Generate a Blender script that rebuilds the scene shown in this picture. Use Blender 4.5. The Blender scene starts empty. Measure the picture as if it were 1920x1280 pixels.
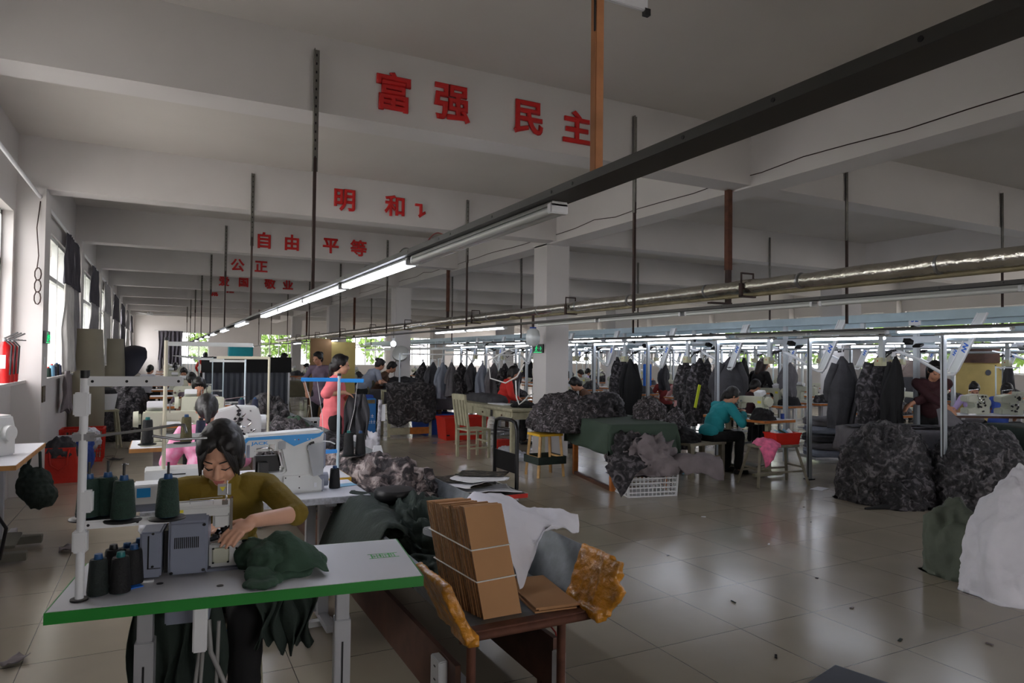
import bpy, bmesh, math, random
from mathutils import Vector, Matrix, Euler, noise
from math import sin, cos, pi, radians
random.seed(7)
S = bpy.context.scene
C = S.collection
# ---------------------------------------------------------------- camera, sky, exposure
yaw, pit, rol = radians(27.07), radians(1.35), radians(0.63)
Rv = Vector((cos(yaw), -sin(yaw), 0)); F0 = Vector((sin(yaw), cos(yaw), 0)); U0 = Vector((0, 0, 1))
Fw = F0 * cos(pit) + U0 * sin(pit); Uv = U0 * cos(pit) - F0 * sin(pit)
R2 = Rv * cos(rol) + Uv * sin(rol); U2 = Uv * cos(rol) - Rv * sin(rol)
cd = bpy.data.cameras.new('camera'); cam = bpy.data.objects.new('camera', cd); C.objects.link(cam)
cam.matrix_world = Matrix(((R2.x, U2.x, -Fw.x, 0), (R2.y, U2.y, -Fw.y, 0), (R2.z, U2.z, -Fw.z, 1.55), (0, 0, 0, 1)))
cd.sensor_width = 36; cd.lens = 36 * 1288.6 / 1920; cd.clip_start = 0.05; cd.clip_end = 300
S.camera = cam
w = bpy.data.worlds.new('sky'); S.world = w; w.use_nodes = True
bg = w.node_tree.nodes['Background']
bg.inputs[0].default_value = (1.0, 0.965, 0.985, 1); bg.inputs[1].default_value = 8.0
S.view_settings.view_transform = 'Standard'; S.view_settings.look = 'None'
S.view_settings.exposure = 0.34; S.view_settings.gamma = 1
S.cycles.max_bounces = 8; S.cycles.diffuse_bounces = 4; S.cycles.glossy_bounces = 3; S.cycles.transparent_max_bounces = 12
S.cycles.use_denoising = True; S.cycles.sample_clamp_indirect = 6
TUBE = 15.0      # emission of a lit fluorescent tube

def portal(name, loc, rot, sx, sy):
    l = bpy.data.lights.new(name, 'AREA'); l.shape = 'RECTANGLE'; l.size = sx; l.size_y = sy; l.cycles.is_portal = True
    o = bpy.data.objects.new(name, l); C.objects.link(o); o.location = loc; o.rotation_euler = rot
# ---------------------------------------------------------------- helpers
def lin(c):
    return tuple(((x / 255) / 12.92 if x / 255 <= .04045 else ((x / 255 + .055) / 1.055) ** 2.4) for x in c) + (1,)
MATS = {}
def mat(name, rgb, rough=.6, metal=0, var=.10, vs=6, bump=0, bs=40, emit=0, spec=.5, rgb2=None, alpha=1, coat=0):
    m = bpy.data.materials.new(name); m.use_nodes = True; nt = m.node_tree; n = nt.nodes; p = n['Principled BSDF']
    p.inputs['Roughness'].default_value = rough; p.inputs['Metallic'].default_value = metal
    p.inputs['Specular IOR Level'].default_value = spec; p.inputs['Coat Weight'].default_value = coat
    c = lin(rgb)
    tc = n.new('ShaderNodeTexCoord')
    if var > 0:
        nz = n.new('ShaderNodeTexNoise'); nz.inputs['Scale'].default_value = vs; nz.inputs['Detail'].default_value = 4
        nt.links.new(tc.outputs['Object'], nz.inputs['Vector'])
        r = n.new('ShaderNodeValToRGB'); e = r.color_ramp.elements
        e[0].position = .3; e[1].position = .7
        c2 = lin(rgb2) if rgb2 else tuple(min(1, x * (1 + var)) for x in c[:3]) + (1,)
        e[0].color = tuple(x * (1 - var) for x in c[:3]) + (1,) if not rgb2 else c; e[1].color = c2
        nt.links.new(nz.outputs[0], r.inputs[0]); nt.links.new(r.outputs[0], p.inputs['Base Color'])
    else:
        p.inputs['Base Color'].default_value = c
    if bump > 0:
        b = n.new('ShaderNodeBump'); b.inputs['Strength'].default_value = bump; b.inputs['Distance'].default_value = .02
        n2 = n.new('ShaderNodeTexNoise'); n2.inputs['Scale'].default_value = bs; n2.inputs['Detail'].default_value = 5
        nt.links.new(tc.outputs['Object'], n2.inputs['Vector'])
        nt.links.new(n2.outputs[0], b.inputs['Height']); nt.links.new(b.outputs[0], p.inputs['Normal'])
    if emit > 0:
        p.inputs['Emission Color'].default_value = c; p.inputs['Emission Strength'].default_value = emit
    if alpha < 1: p.inputs['Alpha'].default_value = alpha
    MATS[name] = m
    return m
def camo(name, cols, scale=9, rough=.85, bump=.5, warp=1.5):
    m = bpy.data.materials.new(name); m.use_nodes = True; nt = m.node_tree; n = nt.nodes; p = n['Principled BSDF']
    p.inputs['Roughness'].default_value = rough
    tc = n.new('ShaderNodeTexCoord'); nz = n.new('ShaderNodeTexNoise')
    nz.inputs['Scale'].default_value = scale; nz.inputs['Detail'].default_value = 2.5; nz.inputs['Distortion'].default_value = warp
    r = n.new('ShaderNodeValToRGB'); r.color_ramp.interpolation = 'CONSTANT'; e = r.color_ramp.elements
    for i, c in enumerate(cols):
        pos = 0 if i == 0 else .36 + .30 * i / len(cols)
        el = e[0] if i == 0 else (e[1] if i == 1 else e.new(pos))
        el.position = pos; el.color = lin(c)
    nt.links.new(tc.outputs['Object'], nz.inputs['Vector']); nt.links.new(nz.outputs[0], r.inputs[0]); nt.links.new(r.outputs[0], p.inputs['Base Color'])
    b = n.new('ShaderNodeBump'); b.inputs['Strength'].default_value = min(1, bump * 1.4); b.inputs['Distance'].default_value = .06
    n2 = n.new('ShaderNodeTexNoise'); n2.inputs['Scale'].default_value = 14; n2.inputs['Detail'].default_value = 6; n2.inputs['Distortion'].default_value = 1
    nt.links.new(tc.outputs['Object'], n2.inputs['Vector']); nt.links.new(n2.outputs[0], b.inputs['Height']); nt.links.new(b.outputs[0], p.inputs['Normal'])
    MATS[name] = m
    return m

class B:
    def __init__(s): s.v = []; s.f = []
    def add(s, vs, fs):
        k = len(s.v); s.v += [tuple(v) for v in vs]; s.f += [tuple(i + k for i in f) for f in fs]; return s
    def bx(s, x0, x1, y0, y1, z0, z1):
        vs = [(x, y, z) for z in (z0, z1) for y in (y0, y1) for x in (x0, x1)]
        return s.add(vs, [(0, 2, 3, 1), (4, 5, 7, 6), (0, 1, 5, 4), (2, 6, 7, 3), (0, 4, 6, 2), (1, 3, 7, 5)])
    def box(s, c, d, rot=(0, 0, 0)):
        m = Euler(rot).to_matrix(); c = Vector(c)
        vs = [c + m @ Vector((x * d[0] / 2, y * d[1] / 2, z * d[2] / 2)) for z in (-1, 1) for y in (-1, 1) for x in (-1, 1)]
        return s.add(vs, [(0, 2, 3, 1), (4, 5, 7, 6), (0, 1, 5, 4), (2, 6, 7, 3), (0, 4, 6, 2), (1, 3, 7, 5)])
    def bar(s, p0, p1, w, h=None):
        p0 = Vector(p0); p1 = Vector(p1); h = h or w; d = (p1 - p0); L = d.length
        q = d.to_track_quat('Y', 'Z').to_matrix(); c = (p0 + p1) / 2
        vs = [c + q @ Vector((x * w / 2, y * L / 2, z * h / 2)) for z in (-1, 1) for y in (-1, 1) for x in (-1, 1)]
        return s.add(vs, [(0, 2, 3, 1), (4, 5, 7, 6), (0, 1, 5, 4), (2, 6, 7, 3), (0, 4, 6, 2), (1, 3, 7, 5)])
    def cyl(s, p0, p1, r0, r1=None, n=14):
        r1 = r0 if r1 is None else r1; p0 = Vector(p0); p1 = Vector(p1)
        q = (p1 - p0).to_track_quat('Z', 'Y').to_matrix()
        vs = [p0 + q @ Vector((r0 * cos(2 * pi * i / n), r0 * sin(2 * pi * i / n), 0)) for i in range(n)] + [p1 + q @ Vector((r1 * cos(2 * pi * i / n), r1 * sin(2 * pi * i / n), 0)) for i in range(n)]
        fs = [(i, (i + 1) % n, n + (i + 1) % n, n + i) for i in range(n)] + [tuple(range(n - 1, -1, -1)), tuple(range(n, 2 * n))]
        return s.add(vs, fs)
    def rings(s, rings, cap=True, closed=True):
        n = len(rings[0]); vs = [v for r in rings for v in r]; fs = []
        for k in range(len(rings) - 1):
            for i in range(n if closed else n - 1):
                j = (i + 1) % n; fs.append((k * n + i, k * n + j, (k + 1) * n + j, (k + 1) * n + i))
        if cap and closed: fs += [tuple(range(n - 1, -1, -1)), tuple((len(rings) - 1) * n + i for i in range(n))]
        return s.add(vs, fs)
    def tube(s, pts, r, n=8):
        pts = [Vector(p) for p in pts]; R = []; up = None
        for i, p in enumerate(pts):
            t = (pts[min(i + 1, len(pts) - 1)] - pts[max(i - 1, 0)]).normalized()
            if up is None: up = t.orthogonal().normalized()
            up = (up - t * up.dot(t)).normalized(); b = t.cross(up)
            rr = r[i] if isinstance(r, (list, tuple)) else r
            R.append([p + (up * cos(2 * pi * k / n) + b * sin(2 * pi * k / n)) * rr for k in range(n)])
        return s.rings(R)
    def lathe(s, prof, c=(0, 0, 0), n=24):
        return s.rings([[(c[0] + r * cos(2 * pi * i / n), c[1] + r * sin(2 * pi * i / n), c[2] + z) for i in range(n)] for r, z in prof])
    def prism(s, pts, ax, a0, a1):
        def m(p, a): return (a, p[0], p[1]) if ax == 'x' else ((p[0], a, p[1]) if ax == 'y' else (p[0], p[1], a))
        return s.rings([[m(p, a0) for p in pts], [m(p, a1) for p in pts]])
    def ell(s, c, r, n=14, rot=(0, 0, 0)):
        m = Euler(rot).to_matrix() if not isinstance(rot, Matrix) else rot
        if not isinstance(r, (tuple, list)): r = (r, r, r)
        c = Vector(c); R = []; h = n // 2
        for j in range(h + 1):
            a = pi * j / h; a = max(.02, min(pi - .02, a))
            R.append([c + m @ Vector((r[0] * sin(a) * cos(2 * pi * i / n), r[1] * sin(a) * sin(2 * pi * i / n), -r[2] * cos(a))) for i in range(n)])
        return s.rings(R)
    def mesh(s, name, smooth=None, bevel=0, seg=2):
        me = bpy.data.meshes.new(name); me.from_pydata(s.v, [], s.f)
        bm = bmesh.new(); bm.from_mesh(me)
        bmesh.ops.recalc_face_normals(bm, faces=bm.faces)
        if bevel > 0:
            es = [e for e in bm.edges if len(e.link_faces) == 2 and e.calc_face_angle(0) > radians(40)]
            bmesh.ops.bevel(bm, geom=es, offset=bevel, segments=seg, affect='EDGES', clamp_overlap=True)
        bm.to_mesh(me); bm.free()
        if smooth:
            for p in me.polygons: p.use_smooth = True
            me.set_sharp_from_angle(angle=radians(smooth))
        return me
    def build(s, name, m, parent=None, smooth=None, bevel=0, label=None):
        return link(s.mesh(name, smooth, bevel), name, m, parent, label)
def link(me, name, m, parent=None, label=None):
    o = bpy.data.objects.new(name, me); C.objects.link(o)
    if m is not None and len(me.materials) == 0: me.materials.append(M[m] if isinstance(m, str) else m)
    if parent is not None: o.parent = parent
    if label: o['label'] = label
    return o
def tag(o, label, cat, group=None):
    o['label'] = label; o['category'] = cat
    if group: o['group'] = group
    return o
def thing(name, label, cat, loc=(0, 0, 0), rz=0, group=None):
    o = bpy.data.objects.new(name, None); C.objects.link(o); o.location = loc; o.rotation_euler = (0, 0, rz); o.empty_display_size = .1
    return tag(o, label, cat, group)
def struct(b, name, m, smooth=None):
    o = b.build(name, m, None, smooth); o['kind'] = 'structure'; return o
def kids(o): return [c for c in ALLKIDS.get(o.name, [])] if False else [c for c in o.children]
def copy_tree(o, parent=None):
    c = o.copy(); C.objects.link(c)
    if parent is not None: c.parent = parent
    for ch in list(o.children): copy_tree(ch, c)
    return c
def dup(o, label, loc, rz=0, group=None, sc=None):
    c = copy_tree(o); c.location = loc; c.rotation_euler = (0, 0, rz); c['label'] = label
    if group: c['group'] = group
    elif 'group' in c: del c['group']
    if sc: c.scale = (sc, sc, sc) if not isinstance(sc, tuple) else sc
    return c
def evalmesh(o):
    dg = bpy.context.evaluated_depsgraph_get(); me = bpy.data.meshes.new_from_object(o.evaluated_get(dg)); return me
def text_mesh(body, size, ext=.01, off=0.0, align='CENTER', bev=0):
    cu = bpy.data.curves.new('text', 'FONT'); cu.body = body; cu.size = size; cu.extrude = ext; cu.offset = off; cu.resolution_u = 3; cu.bevel_depth = bev; cu.bevel_resolution = 0
    cu.align_x = align; cu.align_y = 'CENTER'
    o = bpy.data.objects.new('text', cu); C.objects.link(o); me = evalmesh(o); bpy.data.objects.remove(o); me.materials.clear(); return me
def remesh(b, name, voxel, smooth=4, disp=0, dscale=8, seed=0, fac=.5):
    me = bpy.data.meshes.new(name); me.from_pydata(b.v, [], b.f)
    bm = bmesh.new(); bm.from_mesh(me); bmesh.ops.recalc_face_normals(bm, faces=bm.faces); bm.to_mesh(me); bm.free()
    o = bpy.data.objects.new(name, me); C.objects.link(o)
    r = o.modifiers.new('r', 'REMESH'); r.mode = 'VOXEL'; r.voxel_size = voxel; r.use_smooth_shade = True
    if smooth: s = o.modifiers.new('s', 'SMOOTH'); s.factor = fac; s.iterations = smooth
    me2 = evalmesh(o); bpy.data.objects.remove(o)
    if disp:
        nv = [v.normal.copy() for v in me2.vertices]
        for v, nn in zip(me2.vertices, nv):
            p = v.co * dscale + Vector((seed * 3.1, seed, 0))
            d = (1 - abs(noise.noise(p)) * 2.2) * .6 + noise.noise(p * 2.3) * .4
            v.co += nn * d * disp
    for p in me2.polygons: p.use_smooth = True
    me2.name = name
    return me2
ORD = ['first', 'second', 'third', 'fourth', 'fifth', 'sixth', 'seventh', 'eighth', 'ninth', 'tenth', 'eleventh', 'twelfth', 'thirteenth', 'fourteenth', 'fifteenth', 'sixteenth', 'seventeenth', 'eighteenth']

# ---------------------------------------------------------------- materials
M = MATS
mat('plaster', (205, 202, 200), .85, var=.04, vs=1.2, bump=.05, bs=8)
mat('ceiling_paint', (200, 196, 190), .9, var=.05, vs=.8)
mat('alu', (190, 196, 200), .35, .85, .05)
mat('alu_frame', (205, 208, 205), .45, .3, .05)
mat('steel', (170, 172, 175), .3, .9, .08)
mat('chrome', (215, 215, 218), .15, 1, .03)
mat('galvanized', (112, 117, 121), .52, .55, .22, 14, .06, 60)
mat('trunk_grey', (70, 69, 67), .6, .2, .10, 3)
mat('rust', (96, 60, 46), .75, .3, .35, 12)
mat('rust_paint', (180, 122, 80), .7, .1, .25, 9)
mat('rod_dark', (58, 42, 38), .7, .2, .3, 10)
mat('rod_grey', (120, 118, 112), .6, .4, .2, 14)
mat('foil', (205, 202, 192), .22, .95, .15, 6, .5, 18)
mat('foil_tape', (150, 140, 110), .6, .3, .3, 8)
mat('red_sign', (196, 22, 22), .5, 0, .08)
mat('white_plastic', (222, 224, 226), .4, 0, .03)
mat('machine_white', (212, 214, 212), .35, 0, .03, coat=.2)
mat('machine_cream', (196, 198, 178), .45, 0, .06)
mat('machine_grey', (128, 134, 150), .45, 0, .05)
mat('machine_blue', (38, 150, 220), .4, 0, .03)
mat('blue_mark', (40, 100, 200), .5, 0, 0)
mat('black_plastic', (22, 22, 24), .45, 0, .1)
mat('black_metal', (16, 16, 17), .4, .3, .1)
mat('rubber', (26, 26, 26), .8, 0, .1)
mat('tabletop_white', (214, 216, 222), .4, 0, .03, 2)
mat('green_edge', (28, 130, 44), .45, 0, .05)
mat('green_print', (96, 190, 110), .6, 0, 0)
mat('table_leg', (176, 178, 182), .45, .3, .06)
mat('wood_edge', (176, 128, 74), .6, 0, .2, 18)
mat('wood_orange', (176, 104, 40), .55, 0, .2, 12)
mat('wood_pale', (188, 150, 96), .6, 0, .2, 14)
mat('wood_brown', (80, 50, 36), .6, 0, .3, 9)
mat('wood_worn', (168, 164, 138), .7, 0, .18, 10)
mat('wood_grey', (140, 134, 116), .7, 0, .2, 12)
mat('card', (176, 132, 90), .8, 0, .06, 5)
mat('card_edge', (120, 92, 66), .9, 0, .45, 60)
mat('tape_yellow', (190, 128, 34), .28, .0, .45, 12, .8, 26, coat=.3)
mat('string', (222, 222, 218), .6, 0, .05)
mat('sack_white', (226, 226, 234), .5, 0, .04, 6, .25, 26)
mat('sack_olive', (88, 96, 84), .75, 0, .12, 6, .3, 24)
mat('cloth_green', (52, 78, 62), .85, 0, .12, 8, .25, 60)
mat('cloth_green_dark', (36, 48, 42), .85, 0, .15, 8, .25, 50)
mat('cloth_table_green', (56, 73, 61), .8, 0, .06, 3)
mat('cloth_black', (16, 16, 18), .85, 0, .2, 8)
mat('cloth_grey', (100, 98, 102), .8, 0, .15, 8, .3, 30)
mat('cloth_dark_grey', (62, 62, 66), .8, 0, .2, 8, .3, 30)
mat('cloth_purple_grey', (118, 110, 112), .75, 0, .2, 5, .4, 20)
mat('cloth_beige_grey', (132, 118, 112), .7, 0, .2, 5, .4, 20)
mat('paper', (224, 226, 230), .7, 0, .03)
mat('curtain_grey', (150, 148, 150), .8, 0, .12, 5)
mat('curtain_dark', (74, 72, 80), .85, 0, .12, 5)
mat('curtain_pale', (206, 204, 200), .8, 0, .1, 3)
mat('khaki', (140, 134, 116), .65, 0, .08, 3)
mat('red_paint', (206, 24, 26), .3, 0, .05, coat=.4)
mat('red_plastic', (206, 44, 30), .4, 0, .08)
mat('red_bag', (206, 44, 28), .5, 0, .1, 4, .2, 20)
mat('yellow_plastic', (222, 176, 46), .45, 0, .05)
mat('label_yellow', (228, 214, 60), .5, 0, .05)
mat('lime', (200, 216, 40), .5, 0, .05)
mat('blue_plastic', (36, 74, 160), .45, 0, .06)
mat('blue_box', (24, 110, 180), .5, 0, .06)
mat('blue_cloth', (40, 70, 150), .7, 0, .12)
mat('bright_blue', (24, 112, 220), .6, 0, .05)
mat('light_blue', (110, 160, 190), .5, 0, .08)
mat('pink_cloth', (236, 110, 150), .7, 0, .3, 14)
mat('skin', (214, 164, 136), .5, 0, .04, 6)
mat('skin_tan', (190, 138, 110), .55, 0, .05, 6)
mat('lip', (176, 104, 96), .45, 0, .03)
mat('hair', (17, 14, 13), .5, 0, .2, 40)
mat('hair_brown', (44, 30, 24), .4, 0, .2, 40)
mat('brow', (40, 30, 26), .7, 0, 0)
mat('mustard', (118, 98, 18), .8, 0, .06, 12, .15, 90)
mat('trouser_black', (14, 14, 16), .85, 0, .15)
mat('pink_shirt', (236, 182, 208), .75, 0, .3, 22, rgb2=(232, 120, 170))
mat('coral', (240, 122, 128), .75, 0, .06, 8)
mat('teal', (18, 132, 140), .8, 0, .06, 10)
mat('maroon', (58, 24, 30), .8, 0, .1, 10)
mat('maroon_red', (120, 36, 34), .8, 0, .1, 10)
mat('red_shirt', (206, 44, 36), .75, 0, .06, 8)
mat('grey_shirt', (128, 134, 148), .8, 0, .08, 8)
mat('purple_shirt', (112, 96, 112), .8, 0, .1, 10)
mat('white_shirt', (214, 214, 222), .75, 0, .05)
mat('lilac', (200, 180, 224), .75, 0, .06)
mat('salmon', (220, 168, 164), .75, 0, .08)
mat('brown_shirt', (90, 62, 44), .8, 0, .1)
mat('olive_apron', (96, 92, 74), .8, 0, .1)
mat('black_shirt', (18, 16, 18), .85, 0, .1)
mat('thread_dark', (22, 32, 30), .75, 0, .3, 70, .3, 160)
mat('thread_green', (30, 56, 46), .7, 0, .2, 80, .4, 160)
mat('thread_black', (14, 15, 17), .7, 0, .2, 70, .3, 160)
mat('thread_olive', (78, 72, 40), .7, 0, .2, 70, .3, 160)
mat('thread_navy', (34, 38, 62), .7, 0, .2, 70, .3, 160)
mat('cone_blue', (30, 74, 120), .4, 0, .05)
mat('cone_teal', (30, 110, 110), .4, 0, .05)
mat('stand_blue', (50, 150, 230), .35, .1, .03)
mat('pole_pale', (190, 208, 216), .35, .4, .04)
mat('cream_pole', (206, 200, 176), .5, .1, .06)
mat('post_alu', (186, 193, 197), .38, .35, .06)
mat('rail_blue', (168, 188, 196), .4, .4, .06)
mat('panel_white', (208, 214, 214), .35, .1, .03)
mat('ctrl_box', (196, 196, 160), .5, 0, .05)
mat('tube_on', (236, 240, 255), .3, emit=TUBE, var=0)
mat('tube_off', (214, 218, 214), .25, 0, .03)
mat('fixture', (180, 182, 178), .4, .4, .05)
mat('bulb_on', (240, 244, 255), .3, emit=10, var=0)
mat('exit_black', (14, 18, 16), .4, 0, 0)
mat('exit_green', (40, 220, 130), .4, emit=.8, var=0)
mat('brass_plate', (70, 60, 36), .35, .6, .3, 20)
mat('grey_metal_box', (70, 74, 84), .5, .3, .1)
mat('pedal', (112, 110, 98), .6, .3, .15)
mat('foliage', (70, 104, 34), .7, 0, .5, 3, rgb2=(120, 150, 60))
mat('bark', (84, 66, 50), .9, 0, .3, 10)
mat('concrete', (186, 184, 178), .9, 0, .1, 1)
mat('cream_board', (190, 170, 104), .6, 0, .08)
mat('brown_board', (150, 118, 82), .8, 0, .08, 4)
mat('ruler', (196, 200, 210), .45, 0, .25, 60)
mat('cable', (140, 140, 138), .5, 0, .05)
mat('cable_red', (150, 40, 36), .5, 0, .05)
mat('umbrella', (44, 46, 60), .5, 0, .1)
mat('spotted', (180, 178, 186), .8, 0, .5, 30, rgb2=(60, 56, 60))
camo('camo', [(26, 25, 27), (44, 42, 44), (62, 59, 61), (98, 94, 96)], 10, .55, .7)
camo('camo_fine', [(28, 26, 28), (50, 45, 47), (72, 66, 68), (120, 114, 118)], 20, .6, .7)
camo('camo_brown', [(40, 33, 35), (84, 74, 73), (132, 118, 115), (164, 152, 148)], 8, .7, .6)
camo('camo_dark', [(24, 23, 25), (40, 38, 41), (58, 55, 58), (90, 86, 90)], 11)
camo('camo_olive', [(40, 38, 32), (62, 58, 50), (52, 50, 44), (96, 84, 70)], 8)
# glass
g = bpy.data.materials.new('glass'); g.use_nodes = True; n = g.node_tree.nodes; n.remove(n['Principled BSDF'])
tr = n.new('ShaderNodeBsdfTransparent'); gl = n.new('ShaderNodeBsdfGlossy'); gl.inputs['Roughness'].default_value = .03; mx = n.new('ShaderNodeMixShader'); mx.inputs[0].default_value = .06
tr.inputs[0].default_value = (.95, .95, .95, 1)
g.node_tree.links.new(tr.outputs[0], mx.inputs[1]); g.node_tree.links.new(gl.outputs[0], mx.inputs[2]); g.node_tree.links.new(mx.outputs[0], n['Material Output'].inputs[0]); M['glass'] = g
mat('clear_plastic', (200, 204, 210), .15, 0, .03, alpha=.45)
mat('film_white', (206, 210, 218), .3, 0, .05, alpha=.8)
# floor: glazed 0.6 m tiles, slightly worn
fm = bpy.data.materials.new('floor_tile'); fm.use_nodes = True; nt = fm.node_tree; n = nt.nodes; p = n['Principled BSDF']
tc = n.new('ShaderNodeTexCoord'); mp = n.new('ShaderNodeMapping'); mp.inputs['Location'].default_value = (-.016, -.56, 0); nt.links.new(tc.outputs['Object'], mp.inputs[0])
br = n.new('ShaderNodeTexBrick'); br.offset = 0; br.inputs['Scale'].default_value = 1; br.inputs['Brick Width'].default_value = .6; br.inputs['Row Height'].default_value = .6
br.inputs['Mortar Size'].default_value = .0022; br.inputs['Mortar Smooth'].default_value = 0; br.inputs['Bias'].default_value = 0
br.inputs['Color1'].default_value = lin((170, 161, 143)); br.inputs['Color2'].default_value = lin((163, 154, 137)); br.inputs['Mortar'].default_value = lin((70, 66, 58))
nt.links.new(mp.outputs[0], br.inputs[0])
nz = n.new('ShaderNodeTexNoise'); nz.inputs['Scale'].default_value = 1.3; nz.inputs['Detail'].default_value = 6; nt.links.new(tc.outputs['Object'], nz.inputs[0])
mr = n.new('ShaderNodeMapRange'); mr.inputs[3].default_value = .10; mr.inputs[4].default_value = .30; nt.links.new(nz.outputs[0], mr.inputs[0]); nt.links.new(mr.outputs[0], p.inputs['Roughness'])
mm = n.new('ShaderNodeMix'); mm.data_type = 'RGBA'; mm.blend_type = 'MULTIPLY'; mm.inputs[0].default_value = .35
nt.links.new(br.outputs[0], mm.inputs[6]); nt.links.new(nz.outputs[0], mm.inputs[7]); nt.links.new(mm.outputs[2], p.inputs['Base Color'])
p.inputs['Specular IOR Level'].default_value = .5
M['floor'] = fm
# ---------------------------------------------------------------- the room
XL, XR, YN, YF, ZC, ZB = -1.42, 19.6, -6.6, 40.1, 3.92, 3.35
BY = [5.15 + 3.9 * k for k in range(-3, 9)]
b = B().bx(XL - .3, XR + .3, YN - .2, YF + .3, -.12, 0); fl = struct(b, 'floor', 'floor')
b = B().bx(XL - .3, XR + .3, YN - .2, YF + .3, ZC, ZC + .15); struct(b, 'ceiling', 'ceiling_paint')
b = B().bx(-60, 90, -60, 120, -.6, -.5); o = struct(b, 'ground_outside', 'concrete')  # ground made pale concrete to bounce daylight up to the ceiling
W1, W2 = 1.25, 3.05
def long_wall(name, x0, x1):
    b = B(); b.bx(x0, x1, YN, YF, 0, W1); b.bx(x0, x1, YN, YF, W2, ZC)
    for y in BY: b.bx(x0, x1, y - .15, y + .48, W1, W2)
    if name == 'wall_left': b.bx(x0, x1, YN, BY[2] + 2.6, W1, W2)  # unseen bays beside and behind the camera closed off to darken the foreground
    else: b.bx(x0, x1, YN, BY[2], W1, W2)
    b.bx(x0, x1, YN, BY[0] - .15, W1, W2); b.bx(x0, x1, YF - .4, YF, W1, W2)
    return struct(b, name, 'plaster')
long_wall('wall_left', XL - .22, XL); long_wall('wall_right', XR, XR + .22)
XI = -1.25
b = B(); b.bx(XL, XI, 9.41, YF, 0, W1); b.bx(XL, XI, 9.41, YF, W2, ZC); b.bx(XL, XI, YF - .4, YF, W1, W2)
for y in BY[4:]: b.bx(XL, XI, y + (.36 if y < 10 else -.15), y + .48, W1, W2)
struct(b, 'wall_left_lining', 'plaster')
FW = [(.33, 2.3), (4.9, 6.9), (6.95, 8.75), (9.6, 12.0), (13.2, 15.2), (16.4, 18.6)]
b = B(); b.bx(XL - .22, XR + .22, YF, YF + .22, 0, 1.0); b.bx(XL - .22, XR + .22, YF, YF + .22, 2.72, ZC)
xs = [XL - .22] + [v for f in FW for v in f] + [XR + .22]
for i in range(0, len(xs), 2): b.bx(xs[i], xs[i + 1], YF, YF + .22, 1.0, 2.72)
struct(b, 'wall_far', 'plaster')
b = B(); b.bx(XL - .22, XR + .22, YN - .2, YN, 0, 1.0); b.bx(XL - .22, XR + .22, YN - .2, YN, 2.72, ZC)
for a_, c_ in ((XL - .22, 1.0), (5.5, 7.5), (12.0, XR + .22)): b.bx(a_, c_, YN - .2, YN, 1.0, 2.72)
struct(b, 'wall_near', 'plaster')
WN = [0]
def window(axis, pos, a0, a1, z0, z1, inward, n=4):
    """aluminium window: outer frame, mullions, transom; one pane sheet"""
    WN[0] += 1; name = 'window_%d' % WN[0]
    r = bpy.data.objects.new(name, None); C.objects.link(r); r['kind'] = 'structure'
    def bxx(b, u0, u1, w0, w1, t=.03):
        if axis == 'x': b.bx(pos - t, pos + t, u0, u1, w0, w1)
        else: b.bx(u0, u1, pos - t, pos + t, w0, w1)
    b = B(); f = .05; zt = z0 + (z1 - z0) * .70
    bxx(b, a0, a1, z0, z0 + f); bxx(b, a0, a1, z1 - f, z1); bxx(b, a0, a0 + f, z0, z1); bxx(b, a1 - f, a1, z0, z1); bxx(b, a0, a1, zt - .03, zt + .03)
    for k in range(1, n): u = a0 + (a1 - a0) * k / n; bxx(b, u - .025, u + .025, z0, z1, .035)
    fo = b.build('window_frame', 'alu_frame', r); fo['kind'] = 'structure'
    b = B(); bxx(b, a0 + f, a1 - f, z0 + f, z1 - f, .004); po = b.build('glass_pane', 'glass', r); po['kind'] = 'structure'
    L = a1 - a0; c = (a0 + a1) / 2; zc = (z0 + z1) / 2
    if axis == 'x': portal('daylight', (pos - inward * .06, c, zc), (0, -pi / 2 * inward, 0), z1 - z0, L)
    else: portal('daylight', (c, pos + (.06 if pos > 0 else -.06), zc), (-pi / 2 if pos > 0 else pi / 2, 0, 0), L, z1 - z0)
window('x', XL - .13, BY[2] + 2.6, BY[3] - .15, W1, W2, 1, 2)  # unseen window beside the camera, narrowed to limit light on the near table
for i in range(3, len(BY) - 1): window('x', XL - .13 if i < 4 else XI - .06, BY[i] + .48, BY[i + 1] - .15, W1, W2, 1)
for i in range(2, len(BY) - 1): window('x', XR + .13, BY[i] + .48, BY[i + 1] - .15, W1, W2, -1)
for a, c in ((1.0, 5.5), (7.5, 12.0)): window('y', YN - .13, a, c, 1.0, 2.72, 0)  # unseen windows added behind the camera to brighten the foreground
for a, c in FW: window('y', YF + .13, a, c, 1.0, 2.72, 0)
# sills, beams, girders, pillars
for i, y in enumerate(BY): struct(B().bx(XL, XR, y, y + .31, ZB, ZC), 'beam', 'plaster')
for x in (5.37, 12.6): struct(B().bx(x, x + .35, YN, YF, ZB - .02, ZC), 'girder_beam', 'plaster')
for y in (1.5, 9.33, 17.1, 24.95, 32.7):
    struct(B().bx(5.37, 5.78, y, y + .42, 0, ZB), 'pillar', 'plaster'); struct(B().bx(12.25, 12.85, y, y + .5, 0, ZB), 'pillar', 'plaster')
for y in BY:
    struct(B().bx(XL, XL + .27, y - .05, y + .36, 0, ZB), 'pillar_left', 'plaster')
    struct(B().bx(XR - .25, XR, y - .05, y + .36, 0, ZB), 'pillar_right', 'plaster')
struct(B().bx(-1.45, -1.29, BY[0], 9.0, W1 - .03, W1), 'window_sill_left', 'plaster'); struct(B().bx(XI - .02, XI + .08, 9.41, YF, W1 - .03, W1), 'window_sill_left', 'plaster')
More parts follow.
